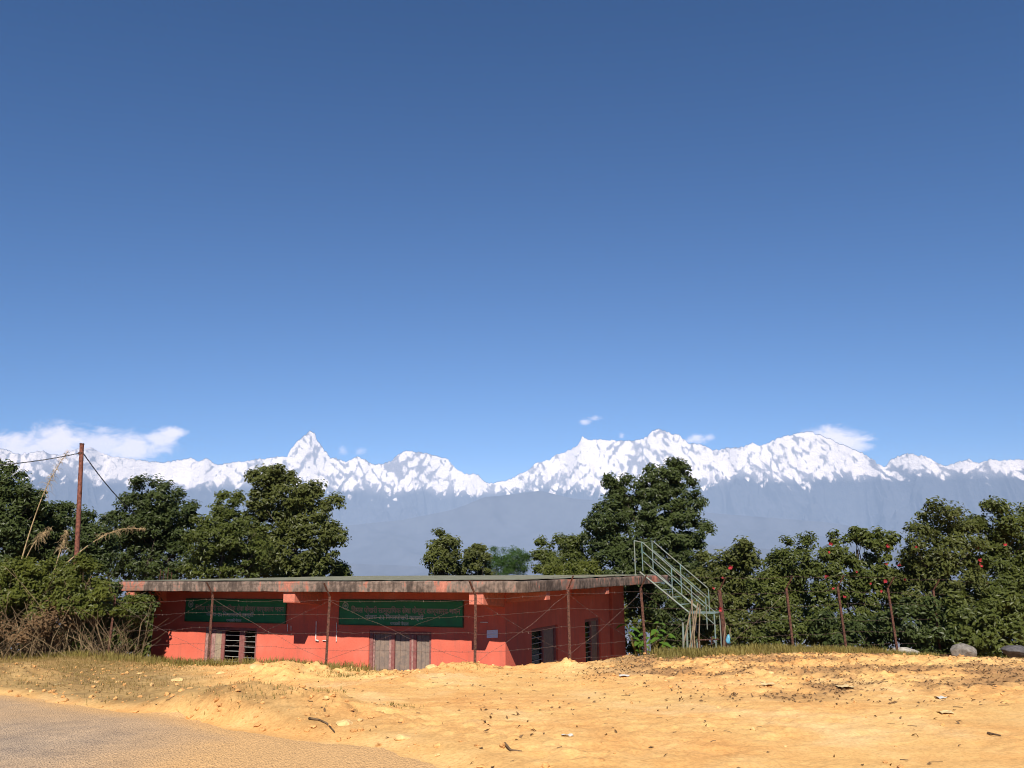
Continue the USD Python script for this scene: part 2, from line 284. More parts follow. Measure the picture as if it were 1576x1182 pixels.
    cover = alt - .12 * np.clip(dz - .9, 0, 2.5) - 3.1 * (r2 - .40) - 2.0 * (r3 - .40) + 1.4 * (fb(X + 9000, Z, 1 / 1500, 3, seed + 51) - .5) + .55 * np.clip(1 - np.abs(T) * 30, 0, 1)
    return m, (cover.ravel(), (sstep(alt, -.9, .42) * .8).ravel())
pn = {'g': ('geometry', {}), 'at': ('attribute', dict(attribute='cover')), 'n': ('noise_texture', dict(scale=1 / 240.0, detail=8.0, roughness=.72)), 'ad': ('math', dict(math_type='multiply_add', value2=1.9)),
      'mr': ('map_range', dict(range_type='smoothstep', from_min=.50, from_max=1.45, to_min=0.0, to_max=1.0, clamp=True)),
      'al': ('attribute', dict(attribute='high')), 'm2': ('mix_color', dict(b=(.235, .215, .225))), 'rk': ('rgb_ramp', dict(ramp=[(.3, (.032, .034, .042)), (.7, (.062, .062, .070))])), 'mx': ('mix_color', dict(b=(.68, .60, .56))), 'b': ('bump', dict(strength=1.0, distance=110.0)), 'p': ('principled_bsdf', dict(roughness=.9, specular_ior_level=.1))}
pl = [('g.position', 'n.vector'), ('n.fac', 'ad.value1'), ('at.fac', 'ad.value3'), ('ad.value', 'mr.value'), ('mr.result', 'mx.fac'), ('n.fac', 'rk.fac'), ('rk.color', 'm2.a'), ('al.fac', 'm2.fac'), ('m2.result', 'mx.a'), ('mx.result', 'p.base_color'), ('n.fac', 'b.height'), ('b.normal', 'p.normal')]
L['snow_rock'] = mat('snow_rock', pn, pl)
L['far_forest'] = plain('far_forest', (.064, .067, .080), .95, .12, 1 / 500.0, 0, spec=.05)
L['valley'] = plain('valley', (.14, .13, .115), .95, .4, 1 / 300.0, 0, spec=.05)
SNOW, COVER = mountain(ridge_px, 36000, 21000, 2.6, 2600, 280, 11, 2500, .0065, 1500, 2300, 1.05, ribs=True)
obj('snow_mountains', SNOW, L['snow_rock'], smooth=True, pv=dict(cover=COVER[0], high=COVER[1]), label='snow covered high mountain range along the whole horizon', category='mountains', kind='structure')
hillA = [(-900, 800), (-500, 780), (-200, 800), (100, 806), (300, 812), (420, 812), (540, 808), (620, 800), (690, 786), (717, 777), (745, 765), (770, 763), (805, 758), (833, 755), (851, 760), (881, 767), (930, 771), (1000, 778), (1100, 790), (1176, 796), (1265, 803), (1330, 812), (1420, 820), (1500, 815), (1576, 806), (1800, 790), (2200, 800)]
obj('middle_hills', mountain(hillA, 27000, 18000, 1.5, 700, 70, 23, 500, .001, 1500, 2200, 1.05), L['far_forest'], smooth=True, label='hazy blue forested hills below the snow mountains', category='hills', kind='structure')
hillB = [(-900, 850), (-400, 840), (0, 850), (300, 858), (560, 868), (660, 872), (760, 862), (860, 848), (960, 842), (1080, 838), (1200, 846), (1320, 840), (1440, 850), (1576, 846), (2000, 840), (2300, 850)]
obj('near_hills', mountain(hillB, 20000, 13500, 1.3, 600, 60, 31, 250, .001, 1000, 1500, 1.05), L['far_forest'], smooth=True, label='lower hazy hills beyond the valley', category='hills', kind='structure')

# ------------------------------------------------------------------ the near ground
FC = np.array([-0.858, 19.5]); FA = np.array([-0.909, 0.417]); FB = np.array([0.87, 0.485])     # fence corner and its two directions
crest_px = [(-420, 1024), (-200, 1020), (-60, 1018), (0, 1017), (60, 1014), (140, 1012), (230, 1016), (320, 1024), (400, 1026), (470, 1029), (540, 1032), (610, 1034), (665, 1033), (732, 1027), (790, 1027), (850, 1022), (905, 1021), (960, 1016), (1010, 1013), (1060, 1009), (1110, 1005), (1160, 1003), (1210, 1004), (1260, 1006), (1310, 1009), (1370, 1013), (1420, 1017), (1480, 1021), (1530, 1024), (1576, 1026), (1700, 1032), (1900, 1040)]
def on_fence(px, off=0.0):                    # where the line of sight of column px meets the fence line moved off metres towards the camera
    k = (px - 788.0) / FPX * 1.0
    d = ray(px, 1010); k = d[0] / d[1]
    best = None
    for D, nrm in ((FA, np.array([-.417, -.909])), (FB, np.array([.485, -.87]))):
        P = FC + nrm * off
        t = (k * P[1] - P[0]) / (D[0] - k * D[1]); q = P + t * D
        if 3 < q[1] < 60: best = q if best is None or q[1] > best[1] else best
    return best
CREST = []
for px, py in crest_px:
    q = on_fence(px, .75); CREST.append([q[0], q[1], at(px, py, q[1])[2]])
CREST = np.array(CREST); CREST[:, 2] = np.maximum(CREST[:, 2], -1.3)
CREST = np.vstack([[CREST[0, 0] - 60, CREST[0, 1] + 20, -1.3], CREST, [CREST[-1, 0] + 60, CREST[-1, 1] + 25, -1.3]])
def crest(x, y):
    """signed distance beyond the crest line, crest height there"""
    best = np.full(np.shape(x), 1e9); s = np.zeros(np.shape(x)); zc = np.zeros(np.shape(x))
    for a, b in zip(CREST[:-1], CREST[1:]):
        e = b[:2] - a[:2]; L2 = e @ e; t = np.clip(((x - a[0]) * e[0] + (y - a[1]) * e[1]) / L2, 0, 1)
        dx, dy = x - a[0] - t * e[0], y - a[1] - t * e[1]; d = np.hypot(dx, dy); m = d < best
        best = np.where(m, d, best); s = np.where(m, np.where(e[0] * (y - a[1]) - e[1] * (x - a[0]) > 0, d, -d), s); zc = np.where(m, a[2] + t * (b[2] - a[2]), zc)
    return s, zc
road_px = [(-520, 1030), (-200, 1037), (0, 1046), (60, 1058), (130, 1071), (210, 1083), (260, 1091), (330, 1106), (420, 1122), (520, 1137), (600, 1153), (680, 1180), (760, 1225), (840, 1300)]
ROAD = np.array([atz(px, py, -.03)[:2] for px, py in road_px]); ROAD = np.vstack([ROAD, [ROAD[-1, 0] + 3.0, ROAD[-1, 1] - 7], [6, -30]])
def road(x, y):
    best = np.full(np.shape(x), 1e9); s = np.zeros(np.shape(x))
    for a, b in zip(ROAD[:-1], ROAD[1:]):
        e = b - a; t = np.clip(((x - a[0]) * e[0] + (y - a[1]) * e[1]) / (e @ e), 0, 1)
        dx, dy = x - a[0] - t * e[0], y - a[1] - t * e[1]; d = np.hypot(dx, dy); m = d < best
        best = np.where(m, d, best); s = np.where(m, np.where(e[0] * (y - a[1]) - e[1] * (x - a[0]) > 0, d, -d), s)
    return s                                  # positive on the yard's side
FLOOR = -2.42
mounds = [  # photo column, distance, radius, height: heaps of loose earth
    (430, 17.6, 1.1, .34), (390, 18.3, .6, .18), (495, 18.2, .6, .12), (300, 11.9, .8, .16), (345, 11.2, 1.0, .2), (420, 11.0, 1.1, .2), (500, 10.6, .9, .15), (260, 13.2, .7, .12), (872, 18.6, .45, .15), (700, 18.3, .9, .1), (590, 17.6, .7, .08), (1190, 19.0, 1.6, .07), (1290, 20.0, 1.5, .06), (1120, 19.0, 1.2, .05), (1400, 18.5, 1.6, .05), (1480, 17.2, 1.0, .06), (1230, 16.0, 1.5, .06), (20, 16.2, 1.5, .22), (-60, 17.0, 2.0, .3)]
MD = np.array([[at(px, 1060, y)[0], y, r, h] for px, y, r, h in mounds])
def ground_z(x, y, fine=True):
    x, y = np.asarray(x, float), np.asarray(y, float)
    s, zc = crest(x, y); rd = road(x, y)
    w = sstep(-s, 13.0, .0) ** 1.0
    z = zc * w
    beyond = np.clip(s, 0, None)
    plat = np.maximum(.30 * np.clip(beyond, 0, 1.0) + .95 * np.clip(beyond - 1.0, 0, None), 0)
    left = sstep(x, 9.5, 4.5)                 # the levelled platform of the building
    onplat = np.minimum(plat, np.maximum(zc - FLOOR, 0) + .5 * np.clip(beyond - 15.0, 0, None))
    slope = np.where(beyond > 0, np.where(plat < 1.6, plat, 1.6 + (plat - 1.6) * .55), 0)
    fall = left * onplat + (1 - left) * slope
    yard = sstep(rd, .05, 1.2) * sstep(s, 1.5, .0)
    mound = np.zeros(np.shape(z))
    for mx, my, r, h in MD:
        d2 = ((x - mx) ** 2 + ((y - my) * 1.1) ** 2) / (r * r)
        e_ = np.exp(-d2 * 1.6); mound = np.maximum(mound, e_); z = z + h * .75 * e_ * (.35 + 1.3 * fb(x, y, 3.2 / r, 5, 91)) * sstep(rd, .0, .35)
    lump = (fb(x, y, .35, 3, 5) - .5) * .13 + (fb(x, y, 1.6, 4, 9) - .5) * .075
    z = z + yard * lump * np.where(s > -5.5, 1.3, .75)
    if fine:
        rough = sstep(fb(x, y, .30, 3, 41), .40, .62) * .7 + .3 * sstep(s, -6, -1) + .5 * sstep(2.2 - rd, 0, 1.6) * sstep(rd, 0, .3)
        rough = np.clip(rough * .8 + mound * 1.1 + .95 * sstep(y, 10.5, 14.0) * sstep(x, .5, 3.0), 0, 1.5)
        rg_ = 1 - np.abs(2 * fb(x + .3 * fb(x, y, 2.0, 2, 12), y, 2.6, 4, 15) - 1); z = z + yard * (rg_ - .7) * .15 * rough
        z = z + yard * (np.abs(fb(x, y, 6.5, 3, 16) - .5)) * .16 * rough
        z = z + yard * (fb(x, y, 11.0, 2, 19) - .5) * (.018 + .03 * rough)
    z = z + sstep(rd, -.02, .4) * sstep(3.5 - rd, 0, 2.5) * .07 * sstep(s, .3, -1)
    z = z - fall
    far = np.clip(np.hypot(x, y) - 60, 0, None); return z - .22 * far * (y > 0) * sstep(s, 10, 40)
def axis(pieces):
    out = []
    for a, b, st in pieces: out.append(np.arange(a, b, st))
    return np.unique(np.round(np.concatenate(out + [[pieces[-1][1]]]), 4))
gx = axis([(-160, -40, 8), (-40, -15, .8), (-15, -9, .15), (-9, 14, .055), (14, 20, .15), (20, 45, .9), (45, 160, 8)])
gy = axis([(-60, -6, 4), (-6, 5.5, .5), (5.5, 12, .05), (12, 22, .07), (22, 32, .3), (32, 60, 1.2), (60, 150, 6)])
GX, GY = np.meshgrid(gx, gy); GZ = ground_z(GX, GY)
gv = np.stack([GX, GY, GZ], -1).reshape(-1, 3)
s_, zc_ = crest(GX, GY); rd_ = road(GX, GY)
grassy = np.clip(sstep(GX + .55 * (GY - 12), -1.8, -5.0) * sstep(rd_, .0, .5) * (.45 + 1.3 * fb(GX, GY, .7, 4, 77)), 0, 1)     # dry grass verge on the left
grassy = np.maximum(grassy, sstep(s_, -1.0, .2) * sstep(GX, 1.0, 4.0))
grassy = np.maximum(grassy, sstep(s_, .2, 1.0))
pale = sstep(fb(GX, GY, .9, 4, 63), .52, .75)
litter = sstep(fb(GX, GY, .75, 5, 51), .47, .60) * sstep(GY, 10.5, 13.5) * sstep(GX, .8, 3.0) * (s_ < .3)
L['dirt'] = mat('dirt', {'g': ('geometry', {}), 'n': ('noise_texture', dict(scale=1.7, detail=8.0, roughness=.65)), 'n2': ('noise_texture', dict(scale=26.0, detail=6.0, roughness=.7)), 'n4': ('noise_texture', dict(scale=.45, detail=5.0)),
                         'ag': ('attribute', dict(attribute='grassy')), 'ap': ('attribute', dict(attribute='pale')), 'al': ('attribute', dict(attribute='litter')),
                         'r': ('rgb_ramp', dict(ramp=[(.28, (.52, .255, .085)), (.50, (.645, .37, .135)), (.72, (.74, .485, .21))])),
                         'r4': ('rgb_ramp', dict(ramp=[(.35, (.61, .295, .10)), (.65, (.70, .46, .18))])), 'm0': ('mix_color', dict(fac=.45)),
                         'r2': ('rgb_ramp', dict(ramp=[(.30, (.62, .60, .58)), (.55, (1, 1, 1)), (.75, (1.1, 1.12, 1.15))])), 'mu': ('mix_color', dict(blend_type='multiply', fac=.8, use_clamp=False)),
                         'mp': ('mix_color', dict(b=(.74, .52, .26))), 'fp': ('math', dict(math_type='multiply', value2=.55)),
                         'ml': ('mix_color', dict(b=(.30, .165, .075))), 'fl': ('math', dict(math_type='multiply', value2=.85)),
                         'rg': ('rgb_ramp', dict(ramp=[(.35, (.17, .115, .05)), (.65, (.38, .25, .105))])), 'mg': ('mix_color', {}), 'fg': ('math', dict(math_type='multiply', value2=.85)),
                         'hs': ('math', dict(math_type='multiply_add', value2=.6)), 'b': ('bump', dict(strength=.55, distance=.03)), 'p': ('principled_bsdf', dict(roughness=.97, specular_ior_level=.08))},
                [('g.position', 'n.vector'), ('g.position', 'n2.vector'), ('g.position', 'n4.vector'), ('n.fac', 'r.fac'), ('n4.fac', 'r4.fac'), ('r.color', 'm0.a'), ('r4.color', 'm0.b'), ('m0.result', 'mp.a'), ('ap.fac', 'fp.value1'), ('fp.value', 'mp.fac'),
                 ('mp.result', 'ml.a'), ('al.fac', 'fl.value1'), ('fl.value', 'ml.fac'), ('n.fac', 'rg.fac'), ('ml.result', 'mg.a'), ('rg.color', 'mg.b'), ('ag.fac', 'fg.value1'), ('fg.value', 'mg.fac'),
                 ('n2.fac', 'r2.fac'), ('mg.result', 'mu.a'), ('r2.color', 'mu.b'), ('mu.result', 'p.base_color'), ('n2.fac', 'hs.value1'), ('n.fac', 'hs.value3'), ('hs.value', 'b.height'), ('b.normal', 'p.normal')])
obj('ground', (gv, grid_faces(len(gy), len(gx))), L['dirt'], smooth=True, label='bare orange earth yard sloping down to the fence', category='ground', kind='structure', pv=dict(grassy=grassy.ravel(), pale=pale.ravel(), litter=litter.ravel()))
# valley terrain from the hill's foot out to the hills
tr = np.concatenate([np.geomspace(45, 2500, 40), np.linspace(2700, 17000, 50)]); ta = np.linspace(-math.pi, math.pi, 161)
TR, TA = np.meshgrid(tr, ta, indexing='ij'); TX, TY = TR * np.sin(TA), TR * np.cos(TA)
tfall = np.where(TR < 2300, 12 + .42 * (TR - 45), 12 + .42 * 2255 + 0 * TR); front = sstep(np.cos(TA), -.5, .1)
TZ = -tfall * front - (1 - front) * 14 + sstep(TR, 80, 1500) * 260 * (fb(TX, TY, 1 / 1600, 4, 71) - .55) * front
obj('valley_terrain', (np.stack([TX, TY, TZ], -1).reshape(-1, 3), grid_faces(len(tr), len(ta))), L['valley'], smooth=True, label='hazy valley far below the hilltop', category='valley', kind='structure')
# road: a strip from its edge towards the camera
seg = np.diff(ROAD[:-1], axis=0); cum = np.r_[0, np.cumsum(np.hypot(seg[:, 0], seg[:, 1]))]
sp = np.unique(np.r_[np.arange(0, cum[-1], .05), cum[-1]])
ex, ey = np.interp(sp, cum, ROAD[:-1, 0]), np.interp(sp, cum, ROAD[:-1, 1])
ker = np.ones(25) / 25; exs = np.convolve(np.pad(ex, 12, 'edge'), ker, 'valid'); eys = np.convolve(np.pad(ey, 12, 'edge'), ker, 'valid')
tx, ty = np.gradient(exs), np.gradient(eys); tl = np.hypot(tx, ty) + 1e-9; nx, ny = ty / tl, -tx / tl      # towards the camera side
k0 = (fb(sp, sp * 0, 1.1, 6, 33) - .5) * 1.3
ac = np.r_[0, .06, .12, .2, .3, .42, .56, .72, .9, 1.1, 1.35, 1.65, 2, 2.4, 2.9, 3.5, 4.2, 5, 6.0, 7.0]
off = (.06 - k0 * .5)[:, None] + ac[None]
RX, RY = exs[:, None] + nx[:, None] * off, eys[:, None] + ny[:, None] * off
RZ = ground_z(RX, RY) + .012 * np.clip(ac[None] / .1, .45, 1) + (fb(RX, RY, 3.0, 3, 35) - .5) * .012 * (ac[None] > .1)
dust = np.clip(1.0 - off / .5, 0, 1) * .55 + np.clip(1.0 - off / 2.4, 0, 1) * .28 + sstep(RX + .25 * (9 - RY), -4.6, -1.6) * .95 + (fb(RX, RY, .8, 4, 37) - .5) * .5 + .08
L['road'] = mat('road', {'g': ('geometry', {}), 'ad': ('attribute', dict(attribute='dust')), 'n': ('noise_texture', dict(scale=2.2, detail=7.0, roughness=.68)), 'n2': ('noise_texture', dict(scale=32.0, detail=6.0, roughness=.75)), 'v': ('voronoi_texture', dict(scale=55.0)),
                         'r': ('rgb_ramp', dict(ramp=[(.3, (.24, .195, .16)), (.7, (.42, .335, .255))])), 'mx': ('mix_color', dict(b=(.60, .365, .165))), 'f': ('math', dict(math_type='multiply_add', value2=.55)), 'c': ('clamp', {}),
                         'sc': ('math', dict(math_type='subtract', value2=.22)), 'r2': ('rgb_ramp', dict(ramp=[(.34, (.50, .48, .47)), (.46, (.95, .95, .95)), (.62, (1.2, 1.17, 1.12))])), 'mu': ('mix_color', dict(blend_type='multiply', fac=.8, use_clamp=False)),
                         'b': ('bump', dict(strength=.8, distance=.02)), 'p': ('principled_bsdf', dict(roughness=.92, specular_ior_level=.12))},
                [('g.position', 'n.vector'), ('g.position', 'n2.vector'), ('g.position', 'v.vector'), ('n.fac', 'r.fac'), ('n.fac', 'sc.value1'), ('sc.value', 'f.value1'), ('ad.fac', 'f.value3'), ('f.value', 'c.value'), ('c.result', 'mx.fac'), ('r.color', 'mx.a'), ('n2.fac', 'r2.fac'), ('mx.result', 'mu.a'), ('r2.color', 'mu.b'), ('mu.result', 'p.base_color'), ('v.distance', 'b.height'), ('b.normal', 'p.normal')])
obj('road', (np.stack([RX, RY, RZ], -1).reshape(-1, 3), grid_faces(len(sp), len(ac))[:, ::-1]), L['road'], smooth=True, label='dusty grey road surface at the lower left', category='road', kind='structure', pv=dict(dust=np.clip(dust, 0, 1).ravel()))
# haze: thin even air over the whole view
HAZE, HAZE_TOP = 1.9e-5, float(SNOW[0][:, 2].max()) + 120.0
hz = trimesh.creation.box([130000, 80000, HAZE_TOP + 1100]); hz.apply_translation([0, 25000, (HAZE_TOP - 1100) / 2])
hm = usdkit.material(stage, '/World/Looks/haze_look', {'v': ('principled_volume', dict(color=(.50, .67, 1.0), density=HAZE, anisotropy=-0.4))}, [], volume='v.volume')
obj('haze', hz, hm, kind='stuff', label='thin blue haze filling the air over the valley', category='haze')

# ------------------------------------------------------------------ the coral red building
BO = np.array([-.23, 22.5]); BX = np.array([.909, -.417]); BY = np.array([.417, .909]); BROT = math.degrees(math.atan2(-.417, .909))
def bw(lx, ly, z): return np.array([*(BO + lx * BX + ly * BY), z])
def on_plane(px, py, ly=None, lx=None):
    d = ray(px, py); n, c = (BY, ly) if ly is not None else (BX, lx)
    t = (c + n @ BO) / (n @ d[:2]); p = np.array([0, 0, EYE]) + t * d; q = p[:2] - BO
    return q @ BX, q @ BY, p[2]
bld = thing('building', 'long low coral red building with flat stained concrete roof', 'building', (BO[0], BO[1], FLOOR), rot=BROT)
def lb(x0, y0, z0, x1, y1, z1, b=.006): return bevel_box((x0, y0, z0 - FLOOR), (x1, y1, z1 - FLOOR), b)
from shapely.geometry import Polygon, box as sbox
RB, RT = 1.07, 1.35                            # underside and top of the roof slab
def wall_poly(a, b, holes, top=RB, bot=FLOOR):
    p = sbox(a, bot - FLOOR, b, top - FLOOR)
    for h in holes: p = p.difference(sbox(h[0], h[2] - FLOOR, h[1], h[3] - FLOOR))
    return p
fac = trimesh.creation.extrude_polygon(wall_poly(-12.55, 0, [(-10.3, -8.26, -1.75, -.03), (-4.24, -2.22, FLOOR + .12, -.01)]), .23, engine='earcut')
fac.apply_transform(np.array([[1, 0, 0, 0], [0, 0, 1, 0], [0, 1, 0, 0], [0, 0, 0, 1.0]])); fac.invert()
obj('wall', fac, L['wall'], bld)
rw = trimesh.creation.extrude_polygon(wall_poly(.23, 8.62, [(1.71, 3.67, -1.75, 0.0), (6.08, 7.60, -1.75, .01)]), .23, engine='earcut')
rw.apply_transform(np.array([[0, 0, 1, -.23], [1, 0, 0, 0], [0, 1, 0, 0], [0, 0, 0, 1.0]]))
obj('wall', rw, L['wall'], bld)
obj('wall', lb(-12.55, .23, FLOOR, -12.32, 8.62, RB, .004), L['wall'], bld)
obj('wall', lb(-12.32, 8.39, FLOOR, -.23, 8.62, RB, .004), L['wall'], bld)
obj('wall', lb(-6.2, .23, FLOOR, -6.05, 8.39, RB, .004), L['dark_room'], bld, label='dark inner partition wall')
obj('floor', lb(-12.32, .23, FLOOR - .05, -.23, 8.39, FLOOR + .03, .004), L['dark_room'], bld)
# the slab with an uneven worn edge
sl = trimesh.creation.box([1, 1, 1]).subdivide_to_size(1.1)
n1 = 150
def worn_slab(x0, y0, z0, x1, y1, z1):
    """slab whose rim is broken up: ring of points along the edge at four heights, with top and bottom"""
    per = []
    for (ax, ay), (bx, by) in (((x0, y0), (x1, y0)), ((x1, y0), (x1, y1)), ((x1, y1), (x0, y1)), ((x0, y1), (x0, y0))):
        n = int(np.hypot(bx - ax, by - ay) / .11); t = np.arange(n) / n
        per.append(np.stack([ax + t * (bx - ax), ay + t * (by - ay)], 1))
    per = np.vstack(per); c = np.array([(x0 + x1) / 2, (y0 + y1) / 2]); n = len(per)
    zs = [z0, z0 + .012, z0 + (z1 - z0) * .35, z0 + (z1 - z0) * .7, z1 - .015, z1]; ins = [.012, 0, 0, 0, .0, .02]
    rows = []
    for k, (z, i) in enumerate(zip(zs, ins)):
        d = per - c; d = np.sign(d) * (np.abs(np.abs(d) - np.array([(x1 - x0) / 2, (y1 - y0) / 2])) < 1e-6)
        w = (fb(per[:, 0], per[:, 1] + z * 3, 2.2, 4, 60) - .5) * .05 + (fb(per[:, 0] * 1.0, per[:, 1] + k, 7.0, 3, 61) - .5) * .035
        zz = z + (fb(per[:, 0], per[:, 1] + k * 9, 1.3, 4, 62) - .5) * (.05 if k in (0, 1, 4, 5) else 0)
        rows.append(np.column_stack([per + d * (w[:, None] - i), zz]))
    v = np.vstack(rows + [[[*c, z0]], [[*c, z1 + .02]]]); f = []
    for r in range(len(zs) - 1):
        i = np.arange(n); j = (i + 1) % n
        f += [np.stack([r * n + i, r * n + j, (r + 1) * n + j], 1), np.stack([r * n + i, (r + 1) * n + j, (r + 1) * n + i], 1)]
    i = np.arange(n); j = (i + 1) % n; m = len(zs) * n; o = (len(zs) - 1) * n
    f += [np.stack([np.full(n, m), j, i], 1), np.stack([np.full(n, m + 1), o + i, o + j], 1)]
    v[:, 2] -= FLOOR
    return trimesh.Trimesh(v, np.vstack(f), process=False)
roof = obj('roof', worn_slab(-13.55, -1.3, RB, 1.2, 12.4, RT), L['fascia'], bld, smooth=35, label='flat concrete roof slab with peeling coral edge')
tv = [(-13.40, -1.16), (1.06, -1.16), (1.06, 12.2), (-13.40, 12.2)]
X_, Y_ = np.meshgrid(np.linspace(-13.40, 1.06, 120), np.linspace(-1.16, 12.2, 110)); Z_ = RT - FLOOR + .028 + (fb(X_, Y_, 1.4, 4, 66) - .5) * .035
obj('roof_screed', (np.stack([X_, Y_, Z_], -1).reshape(-1, 3), grid_faces(110, 120)), L['roof_top'], roof, smooth=True)
for px, py0 in ((247, 876), (252, 879), (259, 874), (264, 881)):      # reinforcement stubs left standing on the roof
    x, y, z = on_plane(px, py0, ly=1.2)
    obj('rebar_stub', rod((x, y, RT - FLOOR), (x + .02, y, z - FLOOR), .011, 6), L['rust'], roof)
def beam(cx, cy, horiz, w=.36, ln=1.28, drop=.32):
    """cantilever beam under the overhang, deeper at the wall than at its end"""
    s = w / 2
    pts = []
    for l_, d_ in ((0, drop * 1.25), (ln, drop * .9)):
        for o in (-s, s):
            for z in (RB - d_, RB + .02): pts.append((cx + o, cy - l_, z - FLOOR) if horiz else (cx + l_, cy + o, z - FLOOR))
    return trimesh.convex.convex_hull(np.array(pts))
for cx in (-12.25, -6.1, -.22): obj('beam', beam(cx, 0, True, .40, 1.24), L['beam'], bld, label='peeling beam end under the roof edge')
for cy in (.2, 5.1): obj('beam', beam(0, cy, False, .26, 1.14, .24), L['beam'], bld)
obj('pillar', lb(-.34, 9.02, FLOOR, 0, 10.40, RB, .012), L['wall'], bld)
obj('pillar', lb(-12.55, 10.1, FLOOR, -12.2, 10.5, RB, .012), L['wall'], bld)
# front window
L['glass'] = mat('glass', {'f': ('fresnel', dict(IOR=1.5)), 't': ('transparent_bsdf', dict(color=(.55, .6, .58))), 'g': ('glossy_bsdf', dict(color=(.8, .8, .8), roughness=.08)), 'm': ('mix_closure', {})}, [('f.fac', 'm.fac'), ('t.BSDF', 'm.closure1'), ('g.BSDF', 'm.closure2')], 'm.closure')
wz0, wz1 = -1.75, -.03
win = obj('window', cat([lb(-10.19, .05, wz0, -10.06, .15, wz1), lb(-8.97, .045, wz0, -8.78, .16, wz1 - .07), lb(-8.36, .05, wz0, -8.265, .15, wz1), lb(-10.06, .052, wz1 - .09, -8.36, .148, wz1 - .003), lb(-10.06, .052, wz0 + .003, -8.36, .148, wz0 + .09)]), L['maroon'], bld, label='barred front window with one pale shutter folded back')
obj('reveal', lb(-10.298, .012, wz0, -10.20, .12, wz1 - .004), L['maroon_pale'], win)
obj('shutter', cat([lb(-9.90, .02, wz0 + .1, -9.66, .05, wz1 - .12)]), L['plank_pale'], win, label='pale plywood shutter')
obj('stile', lb(-9.655, .015, wz0 + .1, -9.53, .06, wz1 - .1), L['maroon'], win)
obj('stile', lb(-10.045, .018, wz0 + .1, -9.91, .055, wz1 - .1), L['maroon_pale'], win)
for k in range(9):
    z = -.27 - k * .155
    obj('bar', rod((-9.52, .07, z - FLOOR), (-8.97, .07, z - FLOOR + .006 * math.sin(k * 3)), .013, 6), L['steel'], win)
    obj('bar', rod((-8.78, .07, z - .02 - FLOOR), (-8.36, .07, z - .02 - FLOOR), .011, 6), L['steel'], win)
obj('pane', lb(-8.776, .10, wz0 + .09, -8.365, .106, wz1 - .095, .001), L['glass'], win)
# front door of three boarded leaves
dz0, dz1 = FLOOR + .125, -.013
door = obj('door', cat([lb(-4.235, .03, dz0, -4.13, .16, dz1), lb(-3.52, .035, dz0, -3.42, .155, dz1 - .09), lb(-2.93, .035, dz0, -2.72, .155, dz1 - .09), lb(-2.30, .03, dz0, -2.225, .16, dz1), lb(-4.13, .032, dz1 - .085, -2.30, .158, dz1 - .003)]), L['maroon'], bld, label='wide door of three weathered grey boarded leaves')
obj('pale_strip', lb(-4.128, .06, dz0, -4.08, .12, dz1 - .09), L['maroon_pale'], door)
obj('pale_strip', lb(-3.60, .05, dz0, -3.523, .12, dz1 - .09), L['maroon_pale'], door)
obj('pale_strip', lb(-2.855, .018, dz0, -2.80, .034, dz1 - .1), L['maroon_pale'], door)
for x0, x1 in ((-4.07, -3.61), (-3.41, -2.935), (-2.715, -2.305)):
    n = 3; w = (x1 - x0) / n
    for k in range(n): obj('plank', lb(x0 + k * w + .004, .075 + .004 * (k % 2), dz0, x0 + (k + 1) * w - .004, .105 + .004 * (k % 2), dz1 - .09, .004), L['plank'], door)
# side windows, in shade
for y0, y1, z1 in ((1.71, 3.67, 0.0), (6.08, 7.60, .01)):
    w = obj('window', cat([lb(-.16, y0 + .005, -1.745, -.06, y0 + .1, z1 - .005), lb(-.16, y1 - .1, -1.745, -.06, y1 - .005, z1 - .005), lb(-.158, y0 + .1, z1 - .1, -.062, y1 - .1, z1 - .007), lb(-.158, (y0 + y1) / 2 - .05, -1.745, -.062, (y0 + y1) / 2 + .05, z1 - .1)]), L['maroon'], bld, label='dark side window with a maroon frame')
    for k in range(9): obj('bar', rod((-.09, y0 + .1, -.27 - k * .155 - FLOOR), (-.09, (y0 + y1) / 2 - .05, -.27 - k * .155 - FLOOR), .012, 6), L['steel'], w)
    obj('shutter', lb(-.13, (y0 + y1) / 2 + .052, -1.74, -.10, y1 - .102, z1 - .105), L['plank'], w)
    obj('pane', lb(-.125, y0 + .102, -1.74, -.119, (y0 + y1) / 2 - .052, z1 - .105, .001), L['glass'], w)
# remains of white pipes on the wall
pip = cat([rod((-6.06, -.03, .20 - FLOOR), (-6.05, -.03, -.33 - FLOOR), .013, 6), rod((-6.05, -.032, -.325 - FLOOR), (-5.95, -.032, -.335 - FLOOR), .02, 6), rod((-5.80, -.03, -.325 - FLOOR), (-5.62, -.03, -.33 - FLOOR), .013, 6), rod((-5.34, -.03, .18 - FLOOR), (-5.33, -.03, -.34 - FLOOR), .012, 6)])
obj('pipe_stub', pip, L['white_paint'], bld)
obj('pipe_stub', cat([rod((-7.10, -.03, .10 - FLOOR), (-7.09, -.03, -.1 - FLOOR), .014, 6), rod((-6.97, -.03, .06 - FLOOR), (-6.96, -.03, -.08 - FLOOR), .010, 6)]), L['white_paint'], bld)
obj('pipe_stub', rod((-.72, -.02, .27 - FLOOR), (-.50, -.02, .27 - FLOOR), .012, 6), L['white_paint'], bld)
